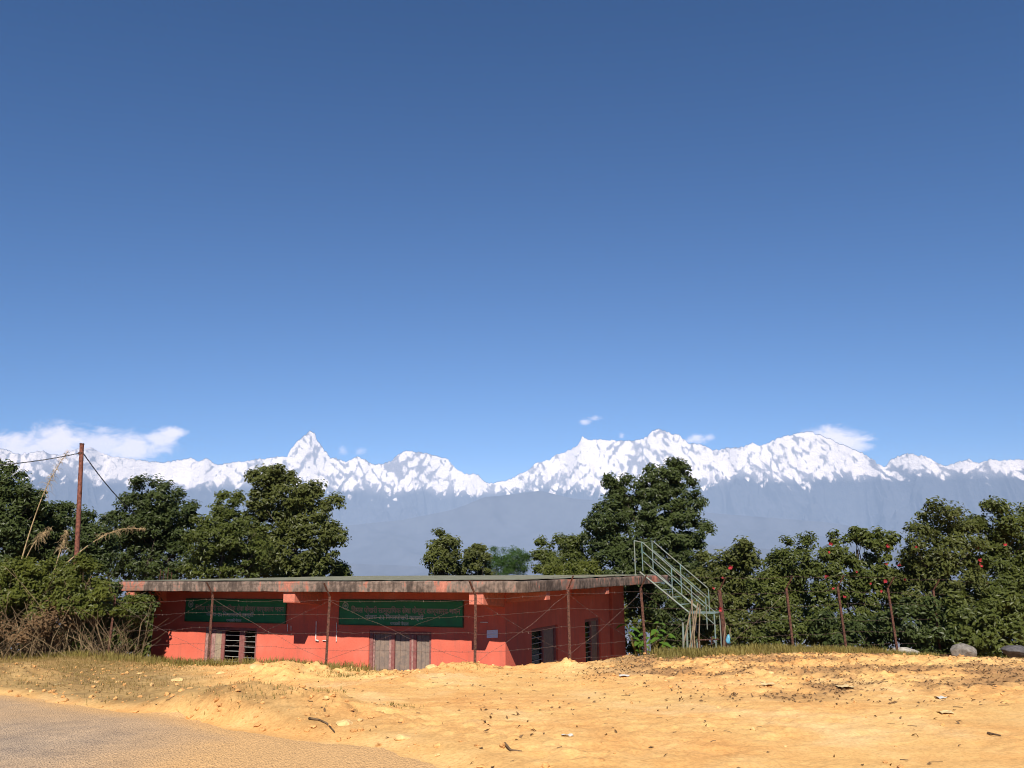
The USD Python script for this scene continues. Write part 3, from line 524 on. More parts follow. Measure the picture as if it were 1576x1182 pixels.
# signboards with lettering
DV = {"a":[[[[684,-25],[683,-18],[686,-15],[692,-15],[695,-17],[697,-27],[702,-26],[702,-20],[697,-19],[697,-15],[755,-15],[756,-16],[756,-19],[752,-20],[752,-41],[751,-42],[746,-41],[746,-30],[741,-30],[740,-34],[736,-34],[733,-31],[733,-26],[734,-25],[746,-25],[746,-20],[730,-20],[730,-41],[729,-42],[725,-42],[724,-37],[717,-37],[712,-34],[711,-26],[713,-23],[717,-22],[717,-20],[708,-20],[708,-41],[707,-42],[702,-41],[702,-32],[696,-32],[695,-36],[690,-35],[688,-33],[689,-26]],[[716,-28],[717,-32],[722,-32],[724,-31],[724,-27],[723,-26],[718,-26]]],[[[532,-20],[532,-15],[674,-15],[674,-19],[670,-20],[670,-41],[669,-42],[664,-41],[664,-36],[656,-37],[651,-33],[650,-26],[654,-25],[654,-20],[647,-20],[647,-41],[646,-42],[641,-41],[641,-29],[638,-30],[637,-33],[632,-32],[633,-28],[629,-28],[628,-29],[629,-34],[635,-38],[634,-42],[631,-42],[630,-40],[628,-40],[623,-33],[623,-27],[626,-24],[633,-23],[637,-25],[641,-23],[641,-20],[620,-20],[620,-42],[615,-42],[615,-20],[610,-20],[610,-41],[605,-42],[604,-36],[596,-37],[591,-33],[590,-26],[594,-25],[594,-20],[587,-20],[587,-27],[584,-30],[582,-30],[582,-32],[590,-39],[588,-43],[595,-48],[596,-52],[594,-53],[592,-53],[587,-47],[581,-47],[581,-42],[584,-42],[584,-40],[574,-30],[574,-25],[575,-24],[582,-25],[582,-20],[571,-20],[571,-42],[566,-42],[566,-20],[552,-20],[552,-24],[558,-24],[562,-27],[563,-33],[561,-39],[557,-40],[555,-38],[557,-35],[557,-29],[554,-29],[552,-31],[552,-42],[547,-42],[547,-36],[539,-37],[534,-32],[535,-24],[537,-22],[540,-22],[540,-20]],[[656,-29],[657,-32],[662,-32],[664,-30],[664,-20],[659,-20],[660,-24],[659,-27]],[[596,-29],[597,-32],[602,-32],[604,-30],[604,-20],[599,-20],[600,-24],[599,-27]],[[539,-31],[540,-32],[545,-32],[547,-30],[547,-27],[545,-26],[539,-27]]],[[[433,-20],[433,-15],[455,-15],[455,-11],[453,-9],[447,-8],[448,-4],[456,-5],[462,-15],[525,-15],[525,-20],[521,-20],[521,-27],[516,-31],[524,-40],[522,-42],[519,-42],[508,-30],[508,-25],[509,-24],[516,-25],[516,-20],[502,-20],[502,-27],[494,-27],[492,-29],[492,-31],[494,-34],[497,-34],[497,-32],[500,-30],[505,-32],[504,-39],[506,-43],[509,-44],[514,-50],[514,-52],[510,-53],[505,-47],[499,-47],[500,-41],[499,-39],[491,-38],[487,-33],[488,-25],[491,-23],[497,-22],[497,-20],[484,-20],[484,-42],[484,-43],[488,-44],[493,-50],[493,-52],[489,-53],[484,-47],[478,-47],[478,-30],[473,-30],[472,-34],[468,-34],[464,-31],[462,-39],[458,-40],[456,-38],[458,-35],[458,-29],[455,-29],[453,-31],[453,-42],[448,-42],[448,-36],[440,-37],[435,-32],[436,-24],[438,-22],[441,-22],[441,-20]],[[453,-24],[461,-25],[463,-27],[463,-30],[464,-30],[466,-25],[478,-25],[478,-21],[454,-20]],[[440,-31],[441,-32],[446,-32],[448,-30],[448,-27],[446,-26],[440,-27]]],[[[364,-20],[364,-15],[383,-15],[383,-11],[381,-9],[375,-8],[376,-4],[384,-5],[389,-15],[426,-15],[426,-19],[422,-21],[422,-42],[417,-42],[417,-20],[412,-20],[412,-41],[411,-42],[407,-42],[406,-37],[399,-37],[394,-34],[393,-26],[395,-23],[399,-22],[399,-20],[390,-20],[389,-42],[384,-41],[384,-32],[374,-31],[374,-33],[381,-38],[381,-40],[379,-42],[377,-42],[371,-37],[371,-35],[366,-30],[366,-25],[373,-24],[373,-21],[371,-20]],[[398,-28],[399,-32],[403,-32],[406,-31],[406,-27],[405,-26],[400,-26]],[[378,-20],[378,-27],[384,-27],[384,-20]]],[[[199,-20],[199,-15],[293,-15],[293,-10],[295,-6],[299,-4],[307,-4],[314,-7],[320,-13],[320,-15],[357,-15],[357,-20],[344,-20],[344,-24],[350,-24],[354,-27],[355,-33],[353,-39],[349,-40],[347,-38],[349,-35],[349,-29],[346,-29],[344,-31],[344,-42],[339,-42],[339,-36],[331,-37],[327,-34],[326,-26],[329,-22],[332,-22],[332,-20],[323,-20],[323,-41],[322,-42],[317,-41],[317,-36],[309,-37],[304,-33],[303,-26],[307,-25],[306,-20],[300,-20],[300,-42],[295,-42],[295,-20],[290,-20],[290,-42],[285,-42],[285,-20],[278,-20],[277,-27],[269,-27],[267,-30],[267,-32],[269,-34],[272,-34],[272,-32],[275,-30],[280,-32],[279,-38],[281,-41],[281,-43],[276,-44],[274,-39],[266,-38],[262,-33],[263,-25],[266,-23],[272,-22],[272,-20],[258,-20],[258,-39],[263,-43],[263,-48],[258,-52],[248,-51],[242,-46],[242,-44],[244,-42],[246,-42],[251,-47],[257,-47],[257,-45],[256,-44],[252,-45],[250,-42],[250,-40],[253,-40],[253,-32],[246,-32],[245,-36],[242,-36],[238,-33],[238,-28],[241,-27],[241,-20],[235,-20],[235,-42],[230,-42],[230,-20],[225,-20],[224,-42],[219,-41],[219,-32],[209,-31],[209,-33],[216,-38],[216,-40],[214,-42],[212,-42],[206,-37],[206,-35],[201,-30],[201,-25],[208,-24],[208,-21],[206,-20]],[[331,-31],[332,-32],[337,-32],[339,-30],[339,-27],[337,-26],[331,-27]],[[309,-29],[310,-32],[315,-32],[317,-30],[317,-20],[312,-20],[313,-24],[312,-27]],[[300,-9],[298,-13],[299,-15],[313,-15],[311,-11],[307,-9]],[[246,-26],[253,-27],[253,-20],[246,-20]],[[213,-20],[213,-27],[219,-27],[219,-20]]],[[[97,-20],[97,-15],[123,-15],[122,-11],[120,-9],[115,-9],[114,-5],[116,-4],[123,-5],[126,-8],[129,-15],[171,-15],[170,-9],[171,-7],[175,-4],[180,-4],[185,-8],[187,-15],[192,-15],[192,-20],[188,-21],[188,-42],[183,-42],[183,-20],[178,-20],[178,-27],[173,-30],[181,-39],[179,-42],[176,-42],[165,-30],[165,-25],[166,-24],[173,-25],[172,-20],[161,-20],[161,-42],[156,-42],[155,-41],[154,-42],[146,-42],[141,-40],[132,-31],[132,-25],[134,-24],[138,-25],[139,-21],[137,-20],[129,-20],[129,-42],[124,-42],[124,-20],[119,-20],[118,-42],[113,-42],[113,-35],[106,-36],[102,-34],[100,-30],[100,-20]],[[176,-9],[176,-15],[182,-15],[180,-9]],[[154,-31],[156,-30],[156,-26],[150,-26],[150,-31]],[[144,-24],[146,-24],[147,-22],[149,-22],[149,-20],[144,-20]],[[144,-28],[140,-30],[140,-33],[142,-33],[146,-37],[149,-37],[149,-35],[145,-33]],[[105,-27],[106,-31],[113,-30],[113,-20],[105,-20]]],[[[4,-20],[4,-15],[6,-15],[6,-10],[8,-6],[12,-4],[20,-4],[27,-7],[33,-13],[33,-15],[89,-15],[90,-16],[90,-19],[86,-20],[86,-41],[85,-42],[80,-41],[80,-29],[77,-30],[76,-33],[71,-32],[72,-28],[68,-28],[67,-29],[68,-34],[74,-38],[73,-42],[70,-42],[69,-40],[67,-40],[62,-33],[62,-27],[65,-24],[72,-23],[76,-25],[80,-23],[79,-20],[58,-20],[58,-42],[53,-42],[53,-32],[46,-32],[45,-36],[42,-36],[38,-33],[38,-28],[41,-27],[40,-20],[35,-20],[35,-41],[30,-42],[29,-41],[29,-30],[24,-30],[23,-34],[19,-34],[16,-31],[16,-26],[17,-25],[29,-25],[29,-20],[13,-20],[13,-42],[8,-42],[8,-20]],[[46,-26],[53,-27],[53,-20],[46,-20]],[[11,-11],[13,-15],[26,-14],[24,-11],[19,-9],[13,-9]]]],"b":[[[[355,-20],[355,-15],[444,-15],[443,-9],[448,-4],[455,-5],[458,-8],[460,-15],[465,-15],[465,-20],[461,-21],[461,-42],[456,-42],[456,-20],[442,-20],[442,-24],[448,-24],[452,-27],[453,-33],[451,-39],[447,-40],[445,-38],[447,-35],[447,-29],[444,-29],[442,-31],[442,-42],[437,-42],[437,-36],[429,-37],[425,-34],[424,-26],[427,-22],[430,-22],[430,-20],[420,-20],[420,-42],[425,-44],[429,-48],[430,-52],[428,-53],[426,-53],[421,-47],[415,-47],[415,-32],[405,-31],[405,-33],[408,-36],[412,-38],[412,-40],[410,-42],[408,-42],[398,-32],[397,-25],[404,-24],[404,-21],[403,-20],[394,-20],[394,-42],[389,-42],[389,-20],[375,-20],[375,-24],[381,-24],[385,-27],[386,-33],[384,-39],[380,-40],[378,-38],[380,-35],[380,-29],[377,-29],[375,-31],[375,-42],[370,-42],[370,-36],[362,-37],[357,-32],[358,-24],[360,-22],[363,-22],[363,-20]],[[449,-9],[449,-15],[455,-15],[453,-9]],[[429,-30],[430,-32],[435,-32],[437,-30],[437,-27],[436,-26],[431,-26],[429,-27]],[[409,-20],[409,-27],[415,-27],[415,-20]],[[362,-31],[363,-32],[368,-32],[370,-30],[370,-27],[368,-26],[362,-27]]],[[[170,-20],[170,-15],[172,-15],[172,-10],[174,-6],[178,-4],[186,-4],[193,-7],[199,-13],[200,-15],[279,-15],[278,-11],[276,-9],[271,-9],[270,-5],[272,-4],[279,-5],[282,-8],[284,-15],[326,-15],[326,-9],[327,-7],[331,-4],[336,-4],[341,-8],[343,-15],[348,-15],[348,-20],[344,-20],[344,-42],[339,-42],[338,-20],[334,-20],[334,-27],[329,-30],[337,-39],[335,-42],[332,-42],[321,-30],[321,-25],[322,-24],[329,-25],[329,-20],[317,-20],[317,-42],[312,-42],[311,-41],[310,-42],[302,-42],[293,-37],[292,-34],[288,-31],[288,-25],[290,-24],[294,-25],[295,-22],[293,-20],[285,-20],[285,-42],[280,-42],[280,-20],[274,-20],[274,-42],[269,-42],[269,-35],[262,-36],[258,-34],[256,-30],[256,-20],[253,-20],[252,-41],[251,-42],[246,-41],[246,-29],[243,-30],[242,-33],[238,-33],[237,-32],[238,-28],[235,-28],[233,-30],[234,-34],[240,-38],[240,-41],[236,-42],[230,-37],[228,-33],[228,-27],[233,-23],[238,-23],[242,-25],[246,-23],[246,-20],[225,-20],[224,-42],[219,-42],[219,-32],[212,-32],[211,-36],[208,-36],[204,-33],[204,-28],[207,-27],[206,-20],[201,-20],[201,-41],[200,-42],[195,-41],[195,-30],[190,-30],[189,-34],[185,-34],[182,-31],[182,-26],[183,-25],[195,-25],[195,-20],[179,-20],[179,-42],[174,-42],[174,-20]],[[332,-9],[332,-15],[338,-15],[336,-9]],[[306,-30],[309,-31],[312,-30],[312,-26],[306,-26]],[[300,-24],[302,-24],[303,-22],[305,-22],[305,-20],[300,-20]],[[300,-28],[296,-30],[296,-33],[298,-33],[302,-37],[305,-37],[305,-35],[301,-33]],[[261,-27],[262,-31],[269,-30],[269,-20],[261,-20]],[[212,-26],[219,-27],[219,-20],[212,-20]],[[177,-11],[179,-15],[192,-14],[190,-11],[185,-9],[179,-9]]],[[[142,-36],[144,-32],[151,-33],[153,-31],[152,-29],[146,-29],[146,-24],[150,-24],[151,-20],[143,-21],[142,-16],[145,-15],[154,-16],[157,-20],[156,-26],[158,-29],[158,-34],[155,-38],[158,-43],[153,-45],[149,-39],[145,-39]]],[[[120,-36],[122,-32],[129,-33],[131,-31],[130,-29],[124,-29],[124,-24],[128,-24],[129,-20],[121,-21],[120,-16],[130,-15],[132,-16],[135,-20],[134,-26],[136,-29],[136,-34],[133,-38],[136,-43],[131,-45],[127,-39],[123,-39]]],[[[98,-32],[98,-27],[116,-27],[116,-32]]],[[[4,-20],[4,-15],[30,-15],[29,-11],[27,-9],[22,-9],[21,-5],[23,-4],[30,-5],[33,-8],[36,-15],[99,-15],[99,-19],[95,-21],[95,-42],[90,-42],[90,-20],[85,-20],[85,-27],[80,-30],[88,-39],[86,-42],[83,-42],[72,-30],[72,-25],[73,-24],[80,-25],[79,-20],[68,-20],[68,-42],[63,-42],[62,-41],[61,-42],[53,-42],[48,-40],[39,-31],[39,-25],[41,-24],[45,-25],[46,-21],[44,-20],[36,-20],[36,-42],[31,-42],[31,-20],[26,-20],[25,-42],[20,-42],[20,-35],[13,-36],[9,-34],[7,-30],[7,-20]],[[57,-30],[60,-31],[63,-30],[63,-26],[57,-26]],[[51,-28],[47,-30],[47,-33],[49,-33],[53,-37],[56,-37],[56,-35],[52,-33]],[[51,-24],[53,-24],[54,-22],[56,-22],[56,-20],[51,-20]],[[12,-27],[13,-31],[20,-30],[20,-20],[12,-20]]]],"c":[[[[129,-20],[129,-15],[143,-15],[143,-11],[141,-9],[135,-8],[136,-4],[144,-5],[149,-15],[213,-15],[214,-16],[214,-19],[210,-20],[210,-41],[209,-42],[204,-41],[204,-29],[201,-30],[200,-33],[195,-32],[196,-28],[192,-28],[191,-29],[192,-34],[198,-38],[197,-42],[194,-42],[193,-40],[191,-40],[186,-33],[186,-27],[189,-24],[196,-23],[200,-25],[204,-23],[204,-20],[183,-20],[183,-42],[178,-42],[178,-20],[172,-20],[172,-42],[167,-42],[167,-35],[160,-36],[157,-35],[154,-30],[154,-20],[150,-20],[150,-41],[145,-42],[144,-41],[144,-30],[139,-30],[138,-34],[134,-34],[131,-31],[131,-26],[132,-25],[144,-25],[144,-20]],[[159,-27],[160,-31],[167,-30],[167,-20],[159,-20]]],[[[4,-20],[4,-15],[101,-15],[100,-9],[105,-4],[112,-5],[115,-8],[117,-15],[122,-15],[122,-20],[118,-21],[118,-42],[113,-42],[113,-20],[99,-20],[99,-24],[105,-24],[109,-27],[110,-33],[108,-39],[104,-40],[102,-38],[104,-35],[104,-29],[101,-29],[99,-31],[99,-42],[94,-42],[94,-36],[86,-37],[82,-34],[81,-26],[84,-22],[87,-22],[87,-20],[77,-20],[77,-26],[67,-26],[67,-28],[68,-28],[77,-29],[79,-32],[79,-38],[78,-40],[74,-42],[66,-42],[59,-38],[57,-36],[57,-34],[59,-32],[63,-32],[62,-24],[66,-22],[66,-20],[54,-20],[54,-42],[59,-44],[63,-48],[64,-52],[62,-53],[60,-53],[55,-47],[49,-47],[49,-20],[46,-20],[46,-31],[41,-36],[35,-36],[31,-33],[30,-20],[25,-20],[25,-42],[20,-42],[20,-20],[14,-20],[14,-34],[10,-35],[6,-31],[6,-26],[9,-26],[9,-20]],[[106,-9],[106,-15],[112,-15],[110,-9]],[[86,-31],[87,-32],[92,-32],[94,-30],[94,-27],[92,-26],[86,-27]],[[64,-34],[67,-37],[73,-37],[74,-36],[73,-33],[66,-34],[64,-33]],[[35,-28],[36,-31],[40,-31],[41,-27],[41,-20],[35,-20]]]]}
def deva(key, height):
    out = []
    for poly in DV[key]:
        g = Polygon(poly[0], poly[1:]).buffer(0)
        for q in getattr(g, 'geoms', [g]):
            if q.area > 1: out.append(trimesh.creation.extrude_polygon(q, 1.0, engine='earcut'))
    m = cat(out); s = height / 30.0; m.apply_translation([-4, 16, 0]); m.apply_scale([s, s, .003]); return m
def upright(m): m.apply_transform(np.array([[1, 0, 0, 0], [0, 0, -1, 0], [0, 1, 0, 0], [0, 0, 0, 1.0]])); return m     # text plane faces the front
def signboard(x0, x1, z0, z1, label):
    t = thing('signboard', label, 'signboard', bw((x0 + x1) / 2, 0, z0), rot=BROT, group=None); hw, h = (x1 - x0) / 2, z1 - z0
    obj('board', bevel_box((-hw + .03, -.045, .03), (hw - .03, -.012, h - .03), .003), L['green_board'], t)
    obj('frame', cat([bevel_box((-hw, -.055, 0), (hw, -.008, .028)), bevel_box((-hw, -.055, h - .028), (hw, -.008, h)), bevel_box((-hw, -.054, .029), (-hw + .028, -.009, h - .029)), bevel_box((hw - .028, -.054, .029), (hw, -.009, h - .029))]), L['board_frame'], t)
    def line(key, hh, z, width, col, x=None):
        m = deva(key, hh); w = m.bounds[1][0]; m.apply_scale([width / w, 1, 1]); upright(m)
        m.apply_translation([(-width / 2 if x is None else x), -.0452, z]); obj('lettering', m, col, t)
    line('a', .15, h - .235, hw * 2 - .5, L['letter_pink'], -hw + .42)
    line('b', .115, h - .43, hw * .94, L['letter_white'], -hw * .55)
    line('c', .085, h - .61, hw * .30, L['letter_white'], -hw * .14)
    em = trimesh.creation.annulus(.075, .105, .003, sections=24); em2 = trimesh.creation.cylinder(.045, .003, sections=16)
    m = upright(cat([em, em2])); m.apply_translation([-hw + .22, -.047, h - .18]); obj('emblem', m, L['letter_white'], t)
signboard(-11.17, -7.17, .11, .82, 'green signboard above the barred front window')
signboard(-5.26, -1.22, .12, .83, 'green signboard above the three leaved door')
tn = thing('notice', 'small pale paper notice stuck on the shaded wall by the corner', 'notice', bw(-.37, 0, -.12), rot=BROT)
ny_, nz_ = np.meshgrid(np.linspace(-.16, .16, 7), np.linspace(0, .2, 5))
pv_ = np.stack([ny_, -.008 - .012 * np.abs(np.sin(ny_ * 9 + nz_ * 5)), nz_ + .06 * ny_], -1).reshape(-1, 3)
obj('sheet', trimesh.Trimesh(np.vstack([pv_, pv_ + [0, .003, 0]]), np.vstack([grid_faces(5, 7), grid_faces(5, 7)[:, ::-1] + 35]), process=False), L['paper'], tn, smooth=True)

# ------------------------------------------------------------------ steel stair at the roof's right side
st = thing('stair', 'pale turquoise steel stair with railings climbing to the roof', 'stair', bw(1.3, 8.6, FLOOR), rot=BROT)
def sloc(lx, ly, z): return np.array([lx - 1.3, ly - 8.6, z - FLOOR])
def stair_side(ly, top, bot, post_px, col):
    (ax, _, az), (bx, _, bz) = on_plane(*top, ly=ly), on_plane(*bot, ly=ly)
    sl_ = (bz - az) / (bx - ax); f = lambda x: az + (x - ax) * sl_
    xe = bx - (.55 if ly < 8.6 else .25)
    for k, dz in enumerate((0, -.32, -.62)):
        x1 = bx + .02 if k < 2 else bx + .35
        obj('rail', rod(sloc(ax, ly, az + dz), sloc(x1, ly, f(x1) + dz), .017 if k == 0 else .014, 8), col if k != 1 else L['teal'], st)
    obj('stringer', tube([sloc(ax - .15, ly, f(ax) - 1.0), sloc(xe, ly, f(xe) - 1.0)], .033, 4), L['teal_pale'], st)
    for px in post_px:
        x, _, _ = on_plane(px, 870, ly=ly)
        obj('post', rod(sloc(x, ly, f(x) - 1.0), sloc(x, ly, f(x)), .018, 8), L['teal'], st)
    return ax, az, f, xe
a1 = stair_side(8.2, (989, 835), (1083, 918), (989, 1033, 1062, 1083), L['teal_pale'])
a2 = stair_side(9.1, (1005, 833), (1088, 904), (1005, 1047, 1088), L['teal_pale'])
x, _, z = on_plane(976, 832, ly=8.2)
obj('post', rod(sloc(x, 8.2, RT + .02), sloc(x, 8.2, z), .02, 8), L['teal_pale'], st)
obj('rail', rod(sloc(x, 8.2, z), sloc(a1[0], 8.2, a1[1]), .018, 8), L['teal_pale'], st)
for k in range(6):
    xx = a1[0] + .12 + k * .27
    obj('tread', bevel_box(sloc(xx - .12, 8.23, a1[2](xx) - 1.015), sloc(xx + .12, 9.07, a1[2](xx) - 1.0), .004), L['teal'], st)

xl = a1[3]; zl = a1[2](xl) - 1.0
obj('landing', cat([bevel_box(sloc(xl, 8.18, zl - .05), sloc(xl + .9, 9.12, zl - .02), .004)]), L['teal'], st)
for q_ in ((xl + .04, 8.2), (xl + .86, 8.2), (xl + .04, 9.1), (xl + .86, 9.1)): obj('leg', rod(sloc(*q_, zl - .06), sloc(*q_, FLOOR - .3), .024, 8), L['teal'], st)
# ------------------------------------------------------------------ barbed wire fence
fe = thing('barbed_wire_fence', 'rusty barbed wire fence with bent arms in front of the building', 'fence', (FC[0], FC[1], float(ground_z(FC[0], FC[1], False))))
fposts = [(-150, 935, -1), (30, 930, -1), (178, 921, -1), (328, 915, -1), (508, 918, -1), (732, 916, 0), (874, 907, 1), (986, 905, 1), (1107, 908, 1), (1210, 905, 1), (1289, 903, 1), (1366, 905, 1), (1436, 908, 1), (1510, 912, 1)]
lean = {178: .10, 508: .05, 732: .02, 986: -.10, 874: -.02, 1107: -.05, 1210: -.1, 1289: -.14, 1366: -.16}
FP = []
for px, py, side in fposts:
    q = on_fence(px); top = at(px, py, q[1]); base = np.array([top[0] - lean.get(px, 0) * .8, q[1], float(ground_z(top[0], q[1], False)) - .25])
    out = np.array([-.417, -.909]) if side < 0 else (np.array([.485, -.87]) if side > 0 else np.array([-.5, -.8]))
    w = .031 if px != 1107 else .055
    def angle_iron(p, q_, w):
        ax_ = q_ - p; ln = np.linalg.norm(ax_)
        m = cat([bevel_box((-w, -w, 0), (w, -w + .007, ln), .002), bevel_box((-w, -w + .0072, 0), (-w + .007, w, ln), .002)])
        m.apply_transform(trimesh.geometry.align_vectors([0, 0, 1], ax_ / ln)); m.apply_translation(p); return m
    pm = angle_iron(base, top, w) if px != 1107 else tube([base, base * .5 + top * .5 + [.03, 0, 0], top], [.075, .065, .05], 8)
    pp = part('post', pm, L['rust'], fe)
    tip = top + np.array([out[0] * .27, out[1] * .27, .33])
    part('arm', angle_iron(top - [0, 0, .02], tip, .019), L['rust'], fe, pp)
    FP.append((base, top, tip))
def barbed(a, b, sag, r=.0033, seed=0):
    g = np.random.default_rng(seed); n = max(4, int(np.linalg.norm(b - a) / .35)); t = np.linspace(0, 1, n)
    p = a + (b - a) * t[:, None]; p[:, 2] -= sag * 4 * t * (1 - t); p[1:-1] += g.normal(0, .012, (n - 2, 3))
    S = [tube(p, r, 3, False)]
    for s in np.arange(.07, 1, .15 / np.linalg.norm(b - a)):
        c = np.array([np.interp(s, t, p[:, k]) for k in range(3)]); d = g.normal(0, 1, 3); d[0] *= .4; d = d / np.linalg.norm(d) * .022
        S.append(tube([c - d, c + d], .0032, 3, False))
    return cat(S)
k = 0
for i, ((b0, t0, p0), (b1, t1, p1)) in enumerate(zip(FP[:-1], FP[1:])):
    for dz, sag in ((-.10, .03), (-.47, .02), (-.86, .05), (-1.25, .02), (-1.62, .03)):
        k += 1
        j0, j1 = rng.normal(0, .025, 2); f0 = -dz / (t0[2] - b0[2]); f1 = -dz / (t1[2] - b1[2])
        a_ = t0 + (b0 - t0) * f0 + [0, -.035, j0]; c_ = t1 + (b1 - t1) * f1 + [0, -.035, j1]
        part('wire', barbed(a_, c_, sag * abs(rng.normal(1, .6)), seed=k), L['wire'], fe)
    part('wire', barbed(p0, p1, .04, seed=900 + k), L['wire'], fe)
    if 2 <= i <= 8:
        part('wire', barbed(t0 + [0, -.04, -.1], t1 + (b1 - t1) * (1.5 / (t1[2] - b1[2])) + [0, -.04, 0], .05, seed=1000 + k), L['wire'], fe)
        part('wire', barbed(t0 + (b0 - t0) * (1.5 / (t0[2] - b0[2])) + [0, -.045, 0], t1 + [0, -.045, -.1], .05, seed=1100 + k), L['wire'], fe)

# ------------------------------------------------------------------ pole with cables at the left
PB = at(117, 880, 27.5); PT = at(126, 684, 27.5)
pg = float(ground_z(PB[0], 27.5, False)); pbase = PB + (PB - PT) * ((PB[2] - pg) / (PT[2] - PB[2])); 
po = thing('electric_pole', 'tall rusty brown steel pole rising above the left bush', 'pole', pbase)
part('shaft', tube([pbase, PB, PT], [.085, .078, .066], 12), L['rust_pole'], po, smooth=40)
part('cap', rod(PT - [0, 0, .01], PT + [0, 0, .035], .073, 12), L['rust'], po)
clamp = PT - [0, 0, .30]
part('clamp', rod(clamp - [0, 0, .035], clamp + [0, 0, .035], .083, 12), L['rust'], po)
tn = thing('power_cable', 'thin dark cable running left from the pole top', 'cable', clamp)
e = at(-120, 716, 25.0); t = np.linspace(0, 1, 14)[:, None]; p = clamp + [-.08, 0, 0] + (e - clamp) * t; p[:, 2] -= (.18 * 4 * t * (1 - t))[:, 0]
part('strand', tube(p, .016, 5), L['cable'], tn)
tn = thing('stay_wire', 'dark stay wire slanting down right from the pole into the trees', 'cable', clamp)
e = at(205, 792, 32.0); p = clamp + [.08, 0, 0] + (e - clamp) * t; p[:, 2] -= (.12 * 4 * t * (1 - t))[:, 0]
part('strand', tube(p, .018, 5), L['cable'], tn)

# ------------------------------------------------------------------ poles, low rails and oddments by the thick fence post
for i, (bx, by, tx_, ty_, col, r) in enumerate([(1042, 1016, 1066, 924, 'bamboo', .028), (1061, 1016, 1074, 928, 'bamboo', .026), (1070, 1016, 1064, 922, 'bamboo', .024), (1052, 1016, 1070, 940, 'bamboo', .022), (1078, 1016, 1077, 930, 'bamboo', .022)]):
    b_, t_ = at(bx, by, 24.6 - .1 * i), at(tx_, ty_, 24.9 - .1 * i); b_[2] -= .3
    p_ = thing('leaning_pole', ['leftmost bamboo pole of the bundle below the stair, leaning right', 'bamboo pole of the bundle with its foot second from the right', 'bamboo pole leaning left across the middle of the bundle', 'thin bamboo pole with its foot second from the left in the bundle', 'rightmost bamboo pole of the bundle, standing nearly upright'][i], 'pole', b_, group='bamboo poles leaning together below the stair')
    m_ = (b_ + t_) / 2 + rng.normal(0, .02, 3)
    part('stem', tube([b_, m_, t_], [r, r * .9, r * .75], 6), L[col], p_, smooth=40)
for i, px in enumerate((1052, 1058)):
    b_, t_ = at(px, 1016, 24.4 + .5 * i), at(px - 1, 958 + 4 * i, 24.4 + .5 * i); b_[2] -= .3
    p_ = thing('steel_leg', ['left one of two pale turquoise steel legs under the stair', 'right one of two pale turquoise steel legs under the stair'][i], 'post', b_, group='turquoise legs under the stair')
    part('tube', rod(b_, t_, .03, 8), L['teal_pale'], p_)
tn = thing('low_gate', 'low rusty rail gate between the bamboo poles and the thick post', 'gate', at(1078, 1012, 23.4))
for y_ in (984, 1003): part('rail', rod(at(1074, y_ + 1, 23.4), at(1106, y_, 23.1), .022, 6), L['rust'], tn)
for x_ in (1075, 1095): part('upright', rod(at(x_, 1018, 23.4), at(x_, 980, 23.4), .018, 6), L['rust'], tn)
tn = thing('forked_stick', 'pale forked stick standing right of the thick rusty post', 'stick', at(1117, 1012, 22.6))
part('stem', tube([at(1116, 1016, 22.6), at(1114, 985, 22.6), at(1117, 958, 22.6)], [.022, .018, .012], 6), L['bamboo'], tn)
part('fork', tube([at(1117, 1016, 22.5), at(1122, 985, 22.5), at(1124, 966, 22.5)], [.02, .016, .01], 6), L['bamboo'], tn)
tn = thing('blue_rag', 'scrap of blue plastic hung on the forked stick', 'plastic scrap', at(1121, 990, 22.45))
s_ = trimesh.creation.icosphere(2, .08); s_.vertices *= [.8, .5, 1.5]; s_.vertices += (meshkit.noise(s_.vertices * 14)[:, None] - .5) * .08; s_.apply_translation(at(1121, 985, 22.45)); part('sheet', s_, L['blue_plastic'], tn, smooth=True)
def rock(c, r, seed, mat_, sq=(1, 1, 1), name='boulder', label=None, category='rock'):
    s_ = trimesh.creation.icosphere(4, 1.0); v = s_.vertices; g = np.random.default_rng(seed)
    for k in range(9):
        n_ = g.normal(0, 1, 3); n_ /= np.linalg.norm(n_); h = g.uniform(.62, .9); d = v @ n_; v = v - np.clip(d - h, 0, None)[:, None] * n_ * .9
    v = v * (1 + .22 * (meshkit.fbm(v * 2.2 + seed, 5, seed)[:, None] - .5)); s_.vertices = v * np.array(sq) * r
    t_ = thing(name, label, category, c); s_.apply_translation(c); part('stone', s_, mat_, t_, smooth=50)
rock(at(1393, 1006, 26.6), .44, 3, L['stone_pale'], (1.0, .8, .50), label='pale pointed rock at the foot of the rightmost bare fence post')
rock(at(1482, 1007, 24.4), .40, 5, L['stone'], (.95, .8, .72), label='big rounded grey boulder in the grass at the right')
rock(at(1562, 1003, 25.7), .42, 8, L['stone_dark'], (1.0, .8, .45), label='dark rock half hidden in shrubs at the right edge')
tn = thing('iron_pipe', 'dark rusty pipe lying between the pale rock and the boulder', 'pipe', at(1440, 1009, 25.2))
part('tube', tube([at(1404, 1011, 26.0), at(1440, 1009.5, 25.1), at(1468, 1008, 24.4)], .03, 8), L['rust'], tn)
